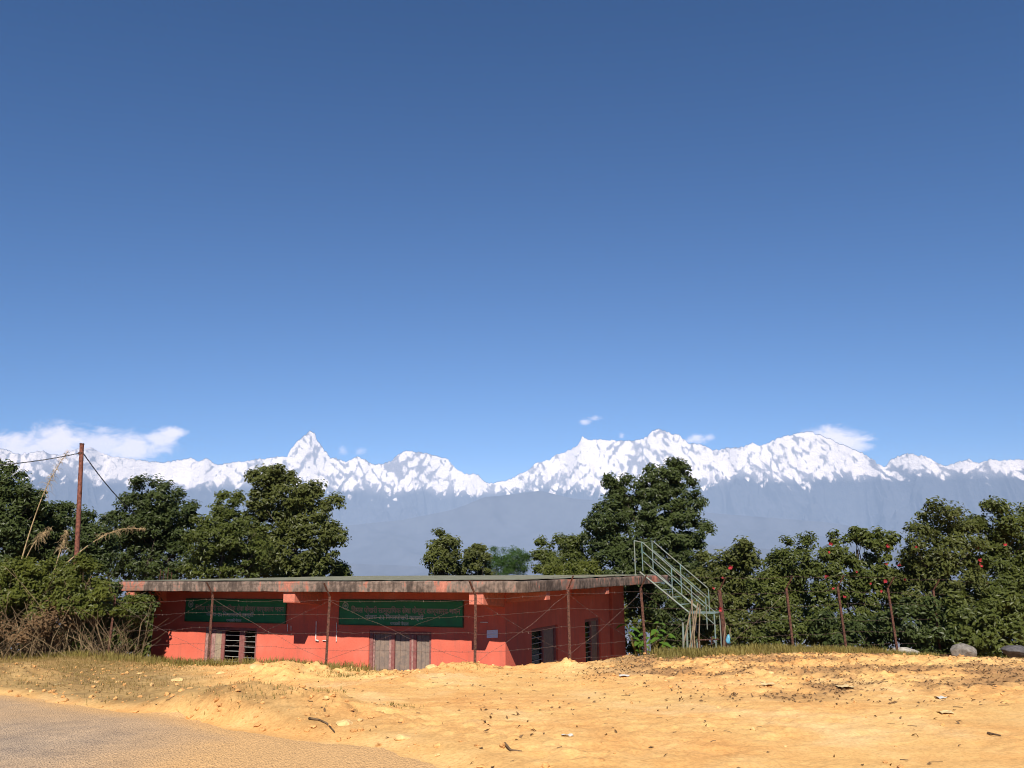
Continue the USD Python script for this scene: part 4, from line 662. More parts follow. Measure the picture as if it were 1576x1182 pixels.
# ------------------------------------------------------------------ vegetation
def leaf_mesh(c, nrm, size, aspect, g, droop=.25):
    """one bent four-cornered leaf per row of c"""
    n = len(c); ax = g.normal(0, 1, (n, 3)); ax[:, 2] -= droop; ax -= nrm * (ax * nrm).sum(1, keepdims=True); ax /= np.linalg.norm(ax, axis=1, keepdims=True) + 1e-9
    sd_ = np.cross(nrm, ax); L_ = (size * g.uniform(.65, 1.25, n))[:, None]; w_ = L_ * aspect * .5
    v = np.stack([c - ax * L_ * .5, c + sd_ * w_ + nrm * w_ * .35, c + ax * L_ * .5 - nrm * L_ * .08, c - sd_ * w_ + nrm * w_ * .35], 1).reshape(-1, 3)
    i = np.arange(n) * 4; f = np.stack([np.stack([i, i + 2, i + 1], 1), np.stack([i, i + 3, i + 2], 1)], 1).reshape(-1, 3)
    return v, f
def crown_points(ells, dens, g, clump=.30, per=55, hollow=.45):
    """clump centres through the ellipsoids' volume, denser towards the outside, and leaf positions about them"""
    C, O, Rr = [], [], []
    for c, r in ells:
        area = 4 * np.pi * ((np.prod(r) ** (2 / 3.0)))
        n = max(4, int(area * dens / per))
        d = g.normal(0, 1, (n, 3)); d /= np.linalg.norm(d, axis=1, keepdims=True)
        rad = hollow + (1.03 - hollow) * g.uniform(0, 1, n) ** .55
        rad *= 1 + .30 * (meshkit.fbm(d * 2.3 + np.asarray(c), 3, 3) - .5)
        C.append(np.asarray(c) + d * rad[:, None] * np.asarray(r)); O.append(d)
    return np.vstack(C), np.vstack(O)
def crown(ells, dens, size, aspect, seed, clump=.30, per=55, up=.55, hollow=.45, droop=.25):
    g = np.random.default_rng(seed); C, O = crown_points(ells, dens, g, clump, per, hollow)
    k = g.poisson(per, len(C)) + 6; idx = np.repeat(np.arange(len(C)), k); n = len(idx)
    cl = clump * g.uniform(.6, 1.35, len(C))
    off = g.normal(0, 1, (n, 3)); off /= np.linalg.norm(off, axis=1, keepdims=True); off *= (g.uniform(0, 1, n) ** .45)[:, None]
    p = C[idx] + off * cl[idx][:, None] * [1, 1, .72]
    nr = O[idx] * .40 + off * .70 + [0, -.35, up + .15] + g.normal(0, .38, (n, 3)); nr /= np.linalg.norm(nr, axis=1, keepdims=True)
    return leaf_mesh(p, nr, size, aspect, g, droop), C
def ell(px, py, rx, ry, y, dy=0.0, zr=.85):
    c = at(px, py, y + dy); m = (y + dy) / FPX * .965
    return c, np.array([rx * m, (rx + ry) * .5 * m * zr, ry * m])
def limbs(base, C, ells, g, r0, nl=16, lean=0.0):
    top = np.mean([c for c, r in ells], 0) + [0, 0, .2]; zt = np.mean([c[2] for c, r in ells]) * .35 + .65 * max(c[2] for c, r in ells)
    top = np.array([top[0], top[1], zt]); ms = []
    n = 9; t = np.linspace(0, 1, n)[:, None]; p = base + (top - base) * t; p[1:-1, :2] += g.normal(0, .08, (n - 2, 2)); rr = r0 * (1 - .82 * t[:, 0]); ms.append(tube(p, rr, 7))
    sel = g.choice(len(C), min(nl, len(C)), replace=False)
    for k in sel:
        e = C[k]; h = np.clip((e[2] - base[2]) / (zt - base[2]) - .22, .15, .9); s = base + (top - base) * h
        mid = (s + e) / 2 + [0, 0, -.12] + g.normal(0, .10, 3); r = r0 * (1 - .8 * h) * .45
        ms.append(tube([s, mid, e], [r, r * .7, r * .25], 5, False))
    return cat(ms)
def tree(name, label, y, blobs, mat_, seed, dens=260, size=.17, aspect=.46, clump=.32, per=55, r0=.16, base_px=None, bark='bark', nl=18, category='tree', up=.55, hollow=.45, group=None, zr=.85, droop=.25):
    g = np.random.default_rng(seed + 500); ells = [ell(*b[:4], y, b[4] if len(b) > 4 else g.uniform(-.5, .5), zr) for b in blobs]
    w = np.array([np.prod(r) for c, r in ells]); cx = np.average([c[0] for c, r in ells], weights=w) if base_px is None else at(base_px, 900, y)[0]
    base = np.array([cx, y + .2, float(ground_z(cx, y + .2, False)) - .15])
    t_ = thing(name, label, category, base, group=group)
    spr = []
    for _ in range(int(6 + 1.2 * len(ells))):
        c, r = ells[g.integers(len(ells))]; d = g.normal(0, 1, 3); d[2] = abs(d[2]) * .9 + .25; d[1] *= .4; d /= np.linalg.norm(d); q = g.uniform(.07, .17)
        spr.append((c + d * r * 1.02 + d * g.uniform(.0, .20), np.array([q, q, q * 1.25])))
    m, C = crown(ells + spr, dens, size, aspect, seed, clump, per, up, hollow, droop)
    part('crown', m, L[mat_], t_); part('trunk', limbs(base, C, ells, g, r0, nl), L[bark], t_, smooth=50)
    return t_, C, ells, base
T = tree
T('dark_tree', 'dark tree cut off by the left edge of the picture', 32, [(2, 738, 34, 32), (-40, 760, 60, 55), (8, 790, 50, 45), (30, 810, 32, 40), (-20, 840, 70, 50)], 'leaf_dark', 1)
T('dark_tree', 'low dark tree just left of the rusty pole', 33.5, [(70, 800, 34, 28), (45, 825, 45, 38), (100, 815, 34, 28), (85, 845, 60, 35), (60, 783, 18, 16)], 'leaf_dark', 2)
T('small_tree', 'small round tree peeping out right of the rusty pole', 33, [(141, 812, 16, 22), (135, 840, 28, 30), (150, 858, 30, 26)], 'leaf_dark', 3, r0=.10)
T('broad_tree', 'broad domed tree above the left end of the roof', 37, [(233, 763, 34, 26), (207, 792, 40, 26), (262, 795, 36, 32), (232, 815, 62, 36), (285, 822, 22, 26), (195, 850, 52, 40), (255, 862, 60, 36), (180, 800, 12, 8)], 'leaf_dark', 4, dens=280)
T('small_tree', 'small pointed tree between the broad tree and the tall tree', 36, [(347, 782, 18, 18), (350, 808, 36, 24), (325, 832, 30, 26), (330, 862, 46, 36), (370, 850, 46, 42), (312, 815, 14, 10)], 'leaf_mid', 5)
T('tall_tree', 'tallest tree of the left group with loose open crown', 39.5, [(417, 742, 30, 20), (450, 760, 44, 24), (481, 752, 14, 18), (400, 775, 20, 20), (470, 790, 40, 26), (510, 778, 20, 10), (425, 805, 48, 30), (488, 822, 38, 22), (520, 826, 16, 13), (450, 850, 66, 36), (400, 858, 34, 30), (495, 866, 24, 20), (418, 726, 20, 10), (432, 885, 70, 18)], 'leaf_olive', 6, dens=235, size=.20, clump=.36, hollow=.35, r0=.2)
T('sapling', 'sapling top showing over the roof beside the tall tree', 41, [(520, 882, 8, 8), (517, 892, 13, 8)], 'leaf_mid', 7, r0=.05, nl=6)
T('column_tree', 'upright green tree seen over the middle of the roof', 42, [(680, 842, 23, 18), (678, 862, 23, 20), (682, 885, 22, 20), (661, 852, 8, 10), (698, 838, 8, 9)], 'leaf_olive', 8, r0=.10)
T('small_tree', 'low olive tree between the upright tree and the feathery tree', 43, [(728, 862, 20, 14), (722, 882, 20, 16), (745, 878, 16, 20), (738, 853, 6, 8)], 'leaf_olive', 9, r0=.09)
T('feathery_tree', 'low bright green feathery tree over the roof', 46, [(776, 858, 26, 12), (790, 868, 26, 15), (764, 872, 18, 14), (785, 886, 30, 14), (806, 868, 10, 10)], 'leaf_fern', 10, size=.13, aspect=.22, dens=420, clump=.30, r0=.09, up=.9)
T('small_tree', 'slim young tree at the left of the pair over the roof', 38, [(842, 850, 11, 14), (838, 874, 15, 16), (850, 880, 12, 14)], 'leaf_mid', 11, r0=.07, nl=10)
T('small_tree', 'taller young tree at the right of the pair over the roof', 38.5, [(878, 836, 14, 12), (884, 855, 19, 16), (872, 868, 20, 16), (897, 868, 14, 14), (880, 885, 30, 12)], 'leaf_mid', 12, r0=.08, nl=12)
T('yellow_bush', 'yellow green bush along the roof edge left of the big tree', 36.5, [(868, 884, 22, 10), (900, 878, 24, 11), (925, 884, 18, 12), (880, 895, 50, 12)], 'leaf_bright', 13, r0=.06, category='bush', size=.14)
T('big_tree', 'biggest dark tree rising behind the stair', 37, [(1018, 742, 36, 24), (1043, 730, 18, 18), (1000, 752, 26, 22), (948, 752, 15, 15), (950, 772, 26, 20), (1052, 775, 32, 34), (1000, 785, 52, 34), (938, 795, 30, 28), (1040, 818, 46, 34), (925, 832, 22, 24), (970, 830, 44, 30), (1000, 862, 60, 30), (940, 862, 22, 22), (1065, 850, 22, 22), (1030, 890, 70, 24), (960, 890, 40, 24)], 'leaf_dark', 14, dens=290, r0=.22, size=.18)
T('dark_tree', 'dark leafy tree directly right of the stair', 33, [(1112, 868, 30, 22), (1148, 858, 22, 24), (1100, 890, 36, 26), (1140, 885, 40, 28), (1120, 915, 44, 26), (1090, 925, 36, 30), (1150, 925, 40, 34), (1105, 955, 36, 28)], 'leaf_olive', 15, dens=250)
T('round_tree', 'loose tree between the stair and the flowering shrub', 31, [(1222, 842, 24, 18), (1200, 862, 22, 18), (1232, 866, 30, 20), (1212, 890, 38, 24), (1240, 905, 34, 26), (1195, 915, 36, 28), (1225, 945, 42, 26), (1186, 900, 10, 12)], 'leaf_mid', 16, size=0.15, dens=230, hollow=.3)
t_, C_, E_, B_ = T('flowering_shrub', 'tall loose shrub dotted with red flowers', 29.5, [(1292, 850, 20, 20), (1278, 872, 24, 18), (1306, 880, 26, 18), (1340, 840, 22, 13), (1368, 834, 14, 9), (1352, 862, 24, 14), (1330, 885, 36, 22), (1285, 905, 36, 26), (1340, 915, 46, 30), (1300, 945, 50, 30), (1360, 940, 34, 36), (1318, 828, 8, 8)], 'leaf_mid', 17, size=0.16, dens=210, hollow=.25, clump=.26)
T('leafy_tree', 'dense olive leafed tree right of the flowering shrub', 28.5, [(1458, 796, 22, 17), (1445, 815, 30, 20), (1412, 812, 12, 10), (1472, 825, 26, 22), (1430, 842, 36, 24), (1470, 858, 42, 26), (1420, 875, 40, 26), (1465, 895, 52, 32), (1415, 915, 44, 34), (1455, 940, 56, 34)], 'leaf_olive', 18, size=0.15, dens=250)
T('dark_tree', 'tree filling the right edge of the picture', 29, [(1532, 797, 18, 17), (1558, 805, 22, 16), (1520, 822, 22, 22), (1560, 835, 42, 26), (1525, 858, 34, 30), (1590, 850, 50, 60), (1540, 890, 52, 34), (1520, 930, 50, 36), (1590, 930, 60, 50), (1580, 800, 16, 14)], 'leaf_mid', 19, size=0.145, dens=260)
T('shrub', 'green shrub glimpsed behind the left corner of the building', 33, [(222, 945, 22, 26), (225, 985, 22, 30), (205, 960, 24, 34)], 'leaf_mid', 27, category='shrub', r0=.05, dens=240, hollow=.2)
# undergrowth behind the right part of the fence
T('shrub', 'dark undergrowth at the foot of the tree right of the stair', 30, [(1150, 965, 46, 24), (1110, 985, 40, 24), (1165, 990, 20, 16)], 'leaf_olive', 20, category='shrub', r0=.05, dens=200, hollow=.25)
T('shrub', 'green undergrowth behind the fence below the loose tree', 28.5, [(1195, 990, 20, 18), (1228, 972, 28, 18), (1258, 985, 22, 24)], 'leaf_mid', 21, category='shrub', r0=.05, dens=190, hollow=.25)
T('shrub', 'undergrowth below the flowering shrub behind the two fence posts', 28.0, [(1290, 975, 34, 24), (1335, 975, 36, 26), (1310, 995, 40, 18), (1362, 985, 20, 26)], 'leaf_dark', 22, category='shrub', r0=.05, dens=220)
T('shrub', 'dark shrub between the pale rock and the boulder', 27.6, [(1410, 965, 40, 34), (1450, 970, 40, 34), (1430, 992, 50, 20)], 'leaf_dark', 23, category='shrub', r0=.05, dens=240)
T('shrub', 'shrub behind the big boulder by the right edge', 27.4, [(1500, 965, 40, 36), (1550, 962, 44, 36), (1530, 985, 56, 22)], 'leaf_mid', 24, category='shrub', r0=.05, dens=220)
T('shrub', 'low dark shrub behind the bamboo poles and the stair foot', 32.5, [(1035, 955, 40, 34), (1060, 975, 34, 28), (1010, 935, 26, 24), (1040, 985, 44, 20), (985, 930, 24, 22)], 'leaf_dark', 25, category='shrub', r0=.05, dens=230)
T('shrub', 'leafy shrub seen through the gap beside the pillar', 37, [(945, 940, 22, 26), (942, 985, 22, 30), (975, 975, 26, 26)], 'leaf_bright', 26, category='shrub', r0=.05, dens=220)
# flowers on the flowering shrub and its neighbours: a few bent petals each
def flower(px, py, y, r, root, seed):
    r = r * .78
    g = np.random.default_rng(seed); c = at(px, py, y); n = 9
    a = g.uniform(0, 2 * np.pi, n); d = np.stack([np.cos(a), g.uniform(-.9, .1, n), np.sin(a)], 1); d /= np.linalg.norm(d, axis=1, keepdims=True)
    s = Soup()
    for k in range(n):
        side = np.cross(d[k], [0, 1, .2]); side /= np.linalg.norm(side) + 1e-9; tip = c + d[k] * r; s.add([c, c + d[k] * r * .55 + side * r * .38, tip, c + d[k] * r * .55 - side * r * .38], [[0, 2, 1], [0, 3, 2]])
    part('flower', s.mesh(), L['flower'], root)
for i, (px, py, r) in enumerate([(1278, 837, .10), (1276, 850, .06), (1366, 840, .11), (1384, 870, .09), (1362, 895, .10), (1392, 892, .07), (1364, 868, .07), (1272, 888, .10), (1282, 905, .08), (1300, 918, .08), (1318, 880, .07), (1340, 898, .06), (1356, 910, .07)]): flower(px, py, 28.6 - .02 * i, r, t_, 60 + i)
root2 = stage.GetPrimAtPath('/World/leafy_tree')
for i, (px, py, r) in enumerate([(1412, 938, .08), (1410, 842, .06)]): flower(px, py, 27.3, r, root2, 80 + i)
root3 = stage.GetPrimAtPath('/World/dark_tree_003')
for i, (px, py, r) in enumerate([(1508, 862, .10), (1509, 870, .10), (1504, 843, .08), (1547, 838, .08)]): flower(px, py, 27.9, r, root3, 90 + i)
root4 = stage.GetPrimAtPath('/World/dark_tree_002')
for i, (px, py, r) in enumerate([(1124, 873, .13), (1098, 905, .07), (1112, 889, .06), (1108, 938, .10)]): flower(px, py, 30.9 if i < 3 else 22.2, r if i < 3 else .09, root4, 100 + i)
# broad leaved plant with big bright leaves behind the pillar
g = np.random.default_rng(31)
bb = at(990, 1005, 30.5); bb[2] = float(ground_z(bb[0], bb[1], False))
bp = thing('broadleaf_plant', 'plant with big bright green leaves beside the end pillar', 'plant', bb)
def bigleaf(c, d, up_, ln, w):
    n = 6; t = np.linspace(0, 1, n); sd_ = np.cross(d, up_); sd_ /= np.linalg.norm(sd_) + 1e-9
    mid = c + d * ln * t[:, None] - up_ * (ln * .38 * t ** 2)[:, None] ; ww = w * np.sin(np.pi * np.clip(t * .94 + .06, 0, 1)) ** .8
    v = np.vstack([mid + sd_ * ww[:, None] + up_ * ww[:, None] * .3, mid, mid - sd_ * ww[:, None] + up_ * ww[:, None] * .3]); f = []
    for i in range(n - 1):
        for o in (0, n): f += [[o + i, o + n + i, o + n + i + 1], [o + i, o + n + i + 1, o + i + 1]]
    return v, np.array(f)
stems = []
for k in range(46):
    px, py = g.uniform(962, 1034), g.uniform(944, 1012)
    if (px - 995) ** 2 / 42 ** 2 + (py - 985) ** 2 / 38 ** 2 > 1: continue
    c = at(px, py, 30.5 + g.uniform(-.5, .5)); a = g.uniform(-.3, np.pi + .3); d = np.array([np.cos(a), -abs(g.normal(.5, .4)), .25 * np.sin(a) - .1]); d /= np.linalg.norm(d); up_ = np.array([0, -.35, .95]); up_ -= d * (up_ @ d); up_ /= np.linalg.norm(up_)
    part('leaf', bigleaf(c, d, up_, g.uniform(.28, .46), g.uniform(.07, .11)), L['leaf_big'], bp, smooth=True)
    stems.append(tube([bb + g.normal(0, .12, 3) * [1, 1, 0], (bb + c) / 2 + [0, 0, .15], c], [.02, .014, .008], 4, False))
part('stems', cat(stems), L['grass_green'], bp)

# ------------------------------------------------------------------ the bush at the left with dry stems below
by = 25.3
def dry_stems(n, x0, x1, seed, y, htop, spread, r=(.006, .016)):
    g = np.random.default_rng(seed); ms = []
    for k in range(n):
        px = g.uniform(x0, x1); yy = y + g.uniform(-.7, .9); b = at(px, 1014, yy); b[2] = float(ground_z(b[0], yy, False)) - .05
        h = g.uniform(*htop); d = np.array([g.normal(0, spread), g.normal(-.1, spread * .5), 1.0]); curl = g.normal(0, .5, 3) * [1, .6, 0]
        t = np.linspace(0, 1, 6)[:, None]; p = b + d * h * t + curl * h * t ** 2 * .6; p[:, 2] -= (abs(g.normal(.1, .22)) * h * t[:, 0] ** 2)
        p[1:] += g.normal(0, .025, (5, 3)); rr = g.uniform(*r); ms.append(tube(p, rr * np.linspace(1, .35, 6), 4, False))
    return cat(ms)
def bush(label, y, blobs, mat_, seed, st, **kw):
    t_, C, E, base = tree('bush', label, y, blobs, mat_, seed, category='bush', r0=.05, bark='dry_dark', nl=26, **kw)
    if st: part('stems', dry_stems(*st), L['dry_stem'], t_); part('stems', dry_stems(int(st[0] * .8), st[1], st[2], st[3] + 1, st[4] + .5, st[5], st[6] * 1.3), L['dry_dark'], t_)
bush('bright green bush with a tangle of dry stems at the left edge', 25.3, [(20, 878, 46, 18), (75, 884, 48, 20), (-30, 885, 60, 30), (30, 905, 70, 22), (100, 906, 50, 18), (-20, 930, 60, 30), (60, 935, 50, 16)], 'leaf_bright', 41, (95, -120, 135, 5, 24.9, (1.0, 3.0), .28), dens=300, size=.13, clump=.24)
bush('green bush covering the left end of the roof', 24.6, [(108, 888, 34, 17), (124, 906, 20, 11), (115, 922, 46, 16), (158, 938, 30, 12), (192, 936, 24, 9), (138, 872, 9, 9)], 'leaf_bright', 42, (50, 90, 220, 9, 24.6, (.7, 2.3), .28), dens=300, size=.13, clump=.22)
bush('darker bush pressed against the left corner of the wall', 24.9, [(188, 946, 24, 13), (170, 962, 32, 20), (192, 978, 16, 20), (160, 985, 40, 20), (182, 1002, 28, 14), (140, 960, 26, 22), (210, 950, 8, 10)], 'leaf_mid', 43, (35, 120, 205, 13, 24.3, (.4, 1.5), .34), dens=260, size=.12, clump=.20)
bush('dark shadowed undergrowth deep behind the dry stems at the left', 26.6, [(20, 930, 70, 50), (90, 945, 60, 50), (150, 950, 50, 44), (-40, 940, 60, 60), (60, 985, 80, 34), (140, 990, 60, 30), (190, 965, 34, 44), (214, 955, 10, 36)], 'leaf_dark', 45, None, dens=240, size=.16, clump=.30)
bush('low tangle of brown dead brush under the left bushes', 24.2, [(40, 985, 50, 16), (110, 985, 44, 18), (75, 960, 60, 20), (0, 970, 50, 22)], 'litter_leaf', 44, (110, -140, 210, 17, 23.8, (.3, 1.7), .45), dens=110, size=.10, clump=.3)
# dry reeds with plumes
def reed(label, stems_, y, seed):
    g = np.random.default_rng(seed); (x0, y0) = stems_[0][0]; b = at(x0, y0, y); b[2] = float(ground_z(b[0], y, False))
    t_ = thing('dry_reed', label, 'reed', b)
    for pts_ in stems_:
        p = np.array([at(*q, y + .15 * k) for k, q in enumerate(pts_)]); t = np.linspace(0, len(p) - 1, 26); from_ = np.array([np.interp(t, np.arange(len(p)), p[:, k]) for k in range(3)]).T
        from scipy.ndimage import gaussian_filter1d as gf
        sm = gf(from_, 2.0, axis=0, mode='nearest'); part('stalk', tube(sm, np.linspace(.024, .006, 26), 5, False), L['reed'], t_)
        fl = []
        for k in range(110):
            s = g.uniform(.52, 1) ** 1; i = s * 25; c = np.array([np.interp(i, np.arange(26), sm[:, a]) for a in range(3)]); ln = g.uniform(.15, .55) * (1.25 - s); d = g.normal(0, 1, 3) * [1, .6, .6] + [0, 0, -.45]; d /= np.linalg.norm(d)
            fl.append(tube([c, c + d * ln * .55 + [0, 0, .05], c + d * ln + [0, 0, -.12 * ln]], [.0055, .005, .002], 3, False))
        part('plume', cat(fl), L['reed'], t_)
reed('dry reed stalk leaning right with a thin plume at the far left', [[(28, 880), (45, 820), (66, 760), (84, 725), (108, 690)], [(30, 880), (52, 835), (80, 812)]], 27.5, 3)
reed('dry reed stalk bent over to the right behind the rusty pole', [[(85, 882), (112, 858), (145, 832), (185, 812), (228, 815)], [(80, 890), (92, 850), (104, 815)]], 28.2, 4)

# ------------------------------------------------------------------ grass, litter and clods
def blades(px, py_y, n_each, hgt, g, spread=.06, wid=.006):
    c = np.repeat(px, n_each, 0) + g.normal(0, spread, (len(px) * n_each, 3)) * [1, 1, 0]; c[:, 2] = ground_z(c[:, 0], c[:, 1]) - .01
    n = len(c); h = hgt * g.uniform(.4, 1.25, n)[:, None]; a = g.uniform(0, 2 * np.pi, n); d = np.stack([np.cos(a), np.sin(a), np.zeros(n)], 1); ln = g.uniform(.1, .9, n)[:, None]
    sd_ = np.stack([-d[:, 1], d[:, 0], np.zeros(n)], 1) * (wid * g.uniform(.7, 1.5, n))[:, None]
    mid = c + d * h * ln * .35 + [0, 0, 1] * h * .6; tip = c + d * h * ln + [0, 0, 1] * h * (1 - .45 * ln)
    v = np.stack([c - sd_, c + sd_, mid + sd_ * .8, mid - sd_ * .8, tip], 1).reshape(-1, 3); i = np.arange(n) * 5
    return v, np.concatenate([np.stack([i, i + 1, i + 2], 1), np.stack([i, i + 2, i + 3], 1), np.stack([i + 3, i + 2, i + 4], 1)])
def scatter(n, g, xr, yr, w):
    x, y = g.uniform(*xr, n), g.uniform(*yr, n); keep = g.uniform(0, 1, n) < w(x, y); return x[keep], y[keep]
g = np.random.default_rng(77)
def w_left(x, y):
    s, _ = crest(x, y); r = road(x, y); return sstep(r, .1, .7) * sstep(x + .55 * (y - 12), -2.5, -5.5) * np.clip(1.5 * fb(x, y, .8, 4, 77) - .2, .05, 1) * (s < .8) * (.25 + .75 * sstep(s, -4, -.8))
x, y = scatter(45000, g, (-16, -2), (9, 25), w_left); obj('grass', blades(np.stack([x, y, x * 0], 1), 0, 7, .075, g, .13, .0045), L['grass'], label='dry yellow grass on the verge left of the earth heap', category='grass', kind='stuff')
def w_crest(x, y):
    s, _ = crest(x, y); return sstep(s, -1.7, -.3) * sstep(s, 1.2, .5) * (x > 3.4) * np.clip(1.7 * fb(x, y, 1.0, 3, 21) - .1, .15, 1)
def w_crest2(x, y):
    s, _ = crest(x, y); return sstep(s, -1.0, -.1) * (s < .8) * (x < -3.2) * np.clip(1.6 * fb(x, y, 1.0, 3, 22) - .1, .1, 1)
x, y = scatter(22000, g, (3, 18), (18, 28), w_crest); o = obj('grass', blades(np.stack([x, y, x * 0], 1), 0, 8, .21, g, .12, .006), L['grass_green'], label='yellow green grass along the crest at the right', category='grass', kind='stuff')
x, y = scatter(13000, g, (-17, -3), (16, 27), w_crest2); obj('grass', blades(np.stack([x, y, x * 0], 1), 0, 8, .20, g, .11, .006), L['grass_green'], label='taller grass growing before the left half of the red wall', category='grass', kind='stuff')
tu = [at(px, py, d) for px, py, d in [(520, 1036, 17.8), (530, 1036, 17.7), (545, 1037, 17.8), (556, 1037, 17.6), (570, 1037, 17.8), (585, 1038, 17.7), (600, 1038, 17.7), (512, 1035, 17.6), (505, 1060, 14), (490, 1064, 13.6), (735, 1030, 18), (620, 1085, 11.4), (460, 1095, 11.0)]]
obj('grass', blades(np.repeat(np.array(tu), 5, 0) + g.normal(0, .16, (len(tu) * 5, 3)), 0, 12, .075, g, .12, .0045), L['grass_green'], label='few green tufts on the bare earth before the door', category='grass', kind='stuff')
# leaf litter: small curled flakes lying on the earth
def w_lit(x, y):
    s, _ = crest(x, y); r = road(x, y); a = sstep(fb(x, y, .75, 5, 51), .47, .60) * sstep(y, 10.5, 13.5) * sstep(x, .8, 3.0) + .10 * sstep(y, 10.5, 13.5) * sstep(x, .8, 3.0); b = .05 + .25 * sstep(fb(x, y, .8, 3, 52), .55, .7); return (r > .05) * (s < .4) * np.clip(a * .9 + b * .3, 0, 1)
x, y = scatter(60000, g, (-10, 16), (6.5, 26), w_lit); c = np.stack([x, y, ground_z(x, y) + .012], 1); nr = g.normal(0, .45, c.shape) + [0, 0, 1]; nr /= np.linalg.norm(nr, axis=1, keepdims=True)
obj('dry_leaf_litter', leaf_mesh(c, nr, .065, .42, g, 0), L['litter_leaf'], label='scattered dry brown leaves on the bare earth', category='leaf litter', kind='stuff')
ico = trimesh.creation.icosphere(1, 1.0)
def clods(x, y, r, g):
    n = len(x); c = np.stack([x, y, ground_z(x, y) + r * .25], 1); V = ico.vertices[None] * (1 + g.normal(0, .16, (n, len(ico.vertices), 1))) * r[:, None, None] * (g.uniform(.6, 1.2, (n, 1, 3)) * [1, 1, .7]) + c[:, None]
    F = ico.faces[None] + (np.arange(n) * len(ico.vertices))[:, None, None]; return V.reshape(-1, 3), F.reshape(-1, 3)
def w_clod(x, y):
    s, _ = crest(x, y); r = road(x, y); m = 0
    for mx, my, rr, h in MD: m = m + np.exp(-(((x - mx) ** 2 + (y - my) ** 2) / (rr * rr)))
    return (r > .02) * (s < .6) * np.clip(.03 + .55 * np.clip(m, 0, 1) + .35 * sstep(.8 - r, 0, .6) + .25 * sstep(s, -4, -1), 0, 1)
x, y = scatter(26000, g, (-11, 16), (6.5, 26), w_clod); r_ = .009 + .034 * g.uniform(0, 1, len(x)) ** 3.0
obj('earth_clods', clods(x, y, r_, g), L['clod'], smooth=False, label='loose crumbs and clods of orange earth', category='clods', kind='stuff')
x, y = scatter(2200, g, (-11, 16), (6.5, 26), w_clod); r_ = .010 + .045 * g.uniform(0, 1, len(x)) ** 3.0
obj('pale_clods', clods(x, y, r_, g), L['clod_pale'], smooth=False, label='pale lumps of dry earth on the heaps', category='clods', kind='stuff')
# dead twigs: thin bent sticks
tw = []
for k in range(170):
    x, y = g.uniform(-5, 13), g.uniform(7, 21)
    if road(np.array([x]), np.array([y]))[0] < .1 or crest(np.array([x]), np.array([y]))[0][0] > 0: continue
    a = g.normal(0, .5); ln = .04 + .2 * g.uniform() ** 2.2; d = np.array([np.cos(a), np.sin(a)]); p = np.array([[x + d[0] * ln * q + .1 * ln * g.normal(), y + d[1] * ln * q + .1 * ln * g.normal(), 0] for q in (0, .5, 1)]); p[:, 2] = ground_z(p[:, 0], p[:, 1]) + .012; tw.append(tube(p, g.uniform(.002, .0045), 4, False))
obj('twigs', cat(tw), L['dry_dark'], label='small dead twigs strewn over the bare earth', category='twigs', kind='stuff')
def stick(label, pts_, r):
    p = np.array([atz(*q, 0.0) for q in pts_]); p[:, 2] = ground_z(p[:, 0], p[:, 1]) + r; t_ = thing('fallen_branch', label, 'branch', p[0]); part('stem', tube(p, np.linspace(r, r * .5, len(p)), 6), L['dry_dark'], t_)
stick('thin dark curved branch lying on the earth heap by the road', [(475, 1110), (490, 1111), (503, 1115), (515, 1123)], .014)
stick('short dark stick lying near the lower middle of the yard', [(777, 1157), (786, 1163), (803, 1165)], .013)
stick('short dark stick lying on the right part of the yard', [(1520, 1127), (1540, 1131)], .014)
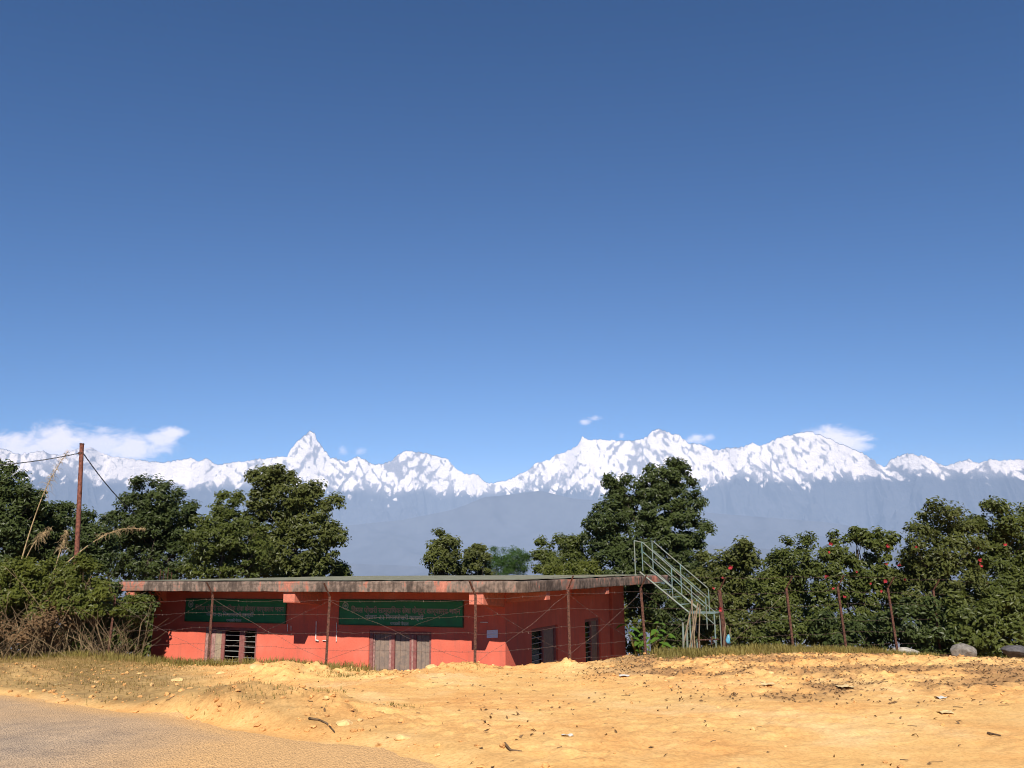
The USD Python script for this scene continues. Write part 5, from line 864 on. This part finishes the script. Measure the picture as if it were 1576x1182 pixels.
def scrap(name, label, px, py, w, h, mat_, seed, cat_='litter'):
    c = atz(px, py, -.05)
    for _ in range(4): c = atz(px, py, float(ground_z(c[0], c[1])))
    c[2] = float(ground_z(c[0], c[1])) - .004
    gg = np.random.default_rng(seed); n = 7; X, Y = np.meshgrid(np.linspace(-.5, .5, n), np.linspace(-.5, .5, n)); Z = .008 + .035 * (meshkit.fbm(np.stack([X * 4, Y * 4, X * 0 + seed], -1), 3, seed) - .3); rr = 1 + .5 * (meshkit.noise(np.stack([X * 5, Y * 5, X * 0 + seed * 3], -1)) - .5)
    v = np.stack([X * w * rr, Y * h * rr, Z], -1).reshape(-1, 3) + c; f = grid_faces(n, n); t_ = thing(name, label, cat_, c)
    part('sheet', trimesh.Trimesh(np.vstack([v, v - [0, 0, .003]]), np.vstack([f, f[:, ::-1] + len(v)]), process=False), L[mat_], t_, smooth=True)
scrap('paper_scrap', 'white crumpled scrap on the earth before the fence post', 961, 1042, .2, .2, 'litter', 3)
scrap('paper_scrap', 'white scrap lying alone low in the middle of the yard', 873, 1129, .13, .10, 'litter', 4)
scrap('paper_scrap', 'pale flat scrap among dry leaves right of the stair', 1182, 1056, .2, .2, 'litter_yellow', 5)
scrap('paper_scrap', 'pale yellow slab of dry earth or card by the dead twigs', 1302, 1061, .22, .26, 'litter_yellow', 6)
scrap('paper_scrap', 'pale scrap at the right among the earth lumps', 1450, 1074, .14, .16, 'litter', 7)
scrap('paper_scrap', 'pale scrap near the right edge of the yard', 1455, 1097, .16, .14, 'litter_yellow', 9)
scrap('bract', 'dry cream curled leaf at the road edge on the left', 83, 1054, .20, .18, 'litter_yellow', 8)
for i, (px, py, r, lab) in enumerate([(273, 1048, .10, 'pale stone on the left verge before the barred window'), (215, 1037, .06, 'small white stone in the grass left of the red wall'), (342, 1036, .13, 'pale lump of earth below the barred window'), (530, 1106, .08, 'pale yellow lump on the earth heap by the branch'), (395, 1033, .14, 'largest clod at the left foot of the earth heap'), (620, 1136, .07, 'flat pale clod low in the middle of the yard'), (645, 1026, .14, 'pale rubble lump at the right foot of the door'), (665, 1028, .12, 'second rubble lump right of the door')]):
    c = atz(px, py, -.1)
    for _ in range(5): c = atz(px, py, float(ground_z(c[0], c[1])))
    c[2] = float(ground_z(c[0], c[1])) + r * .05
    rock(c, r, 200 + i, L['clod_pale'], (1.2, 1, .6), name='clod', label=lab, category='clod')
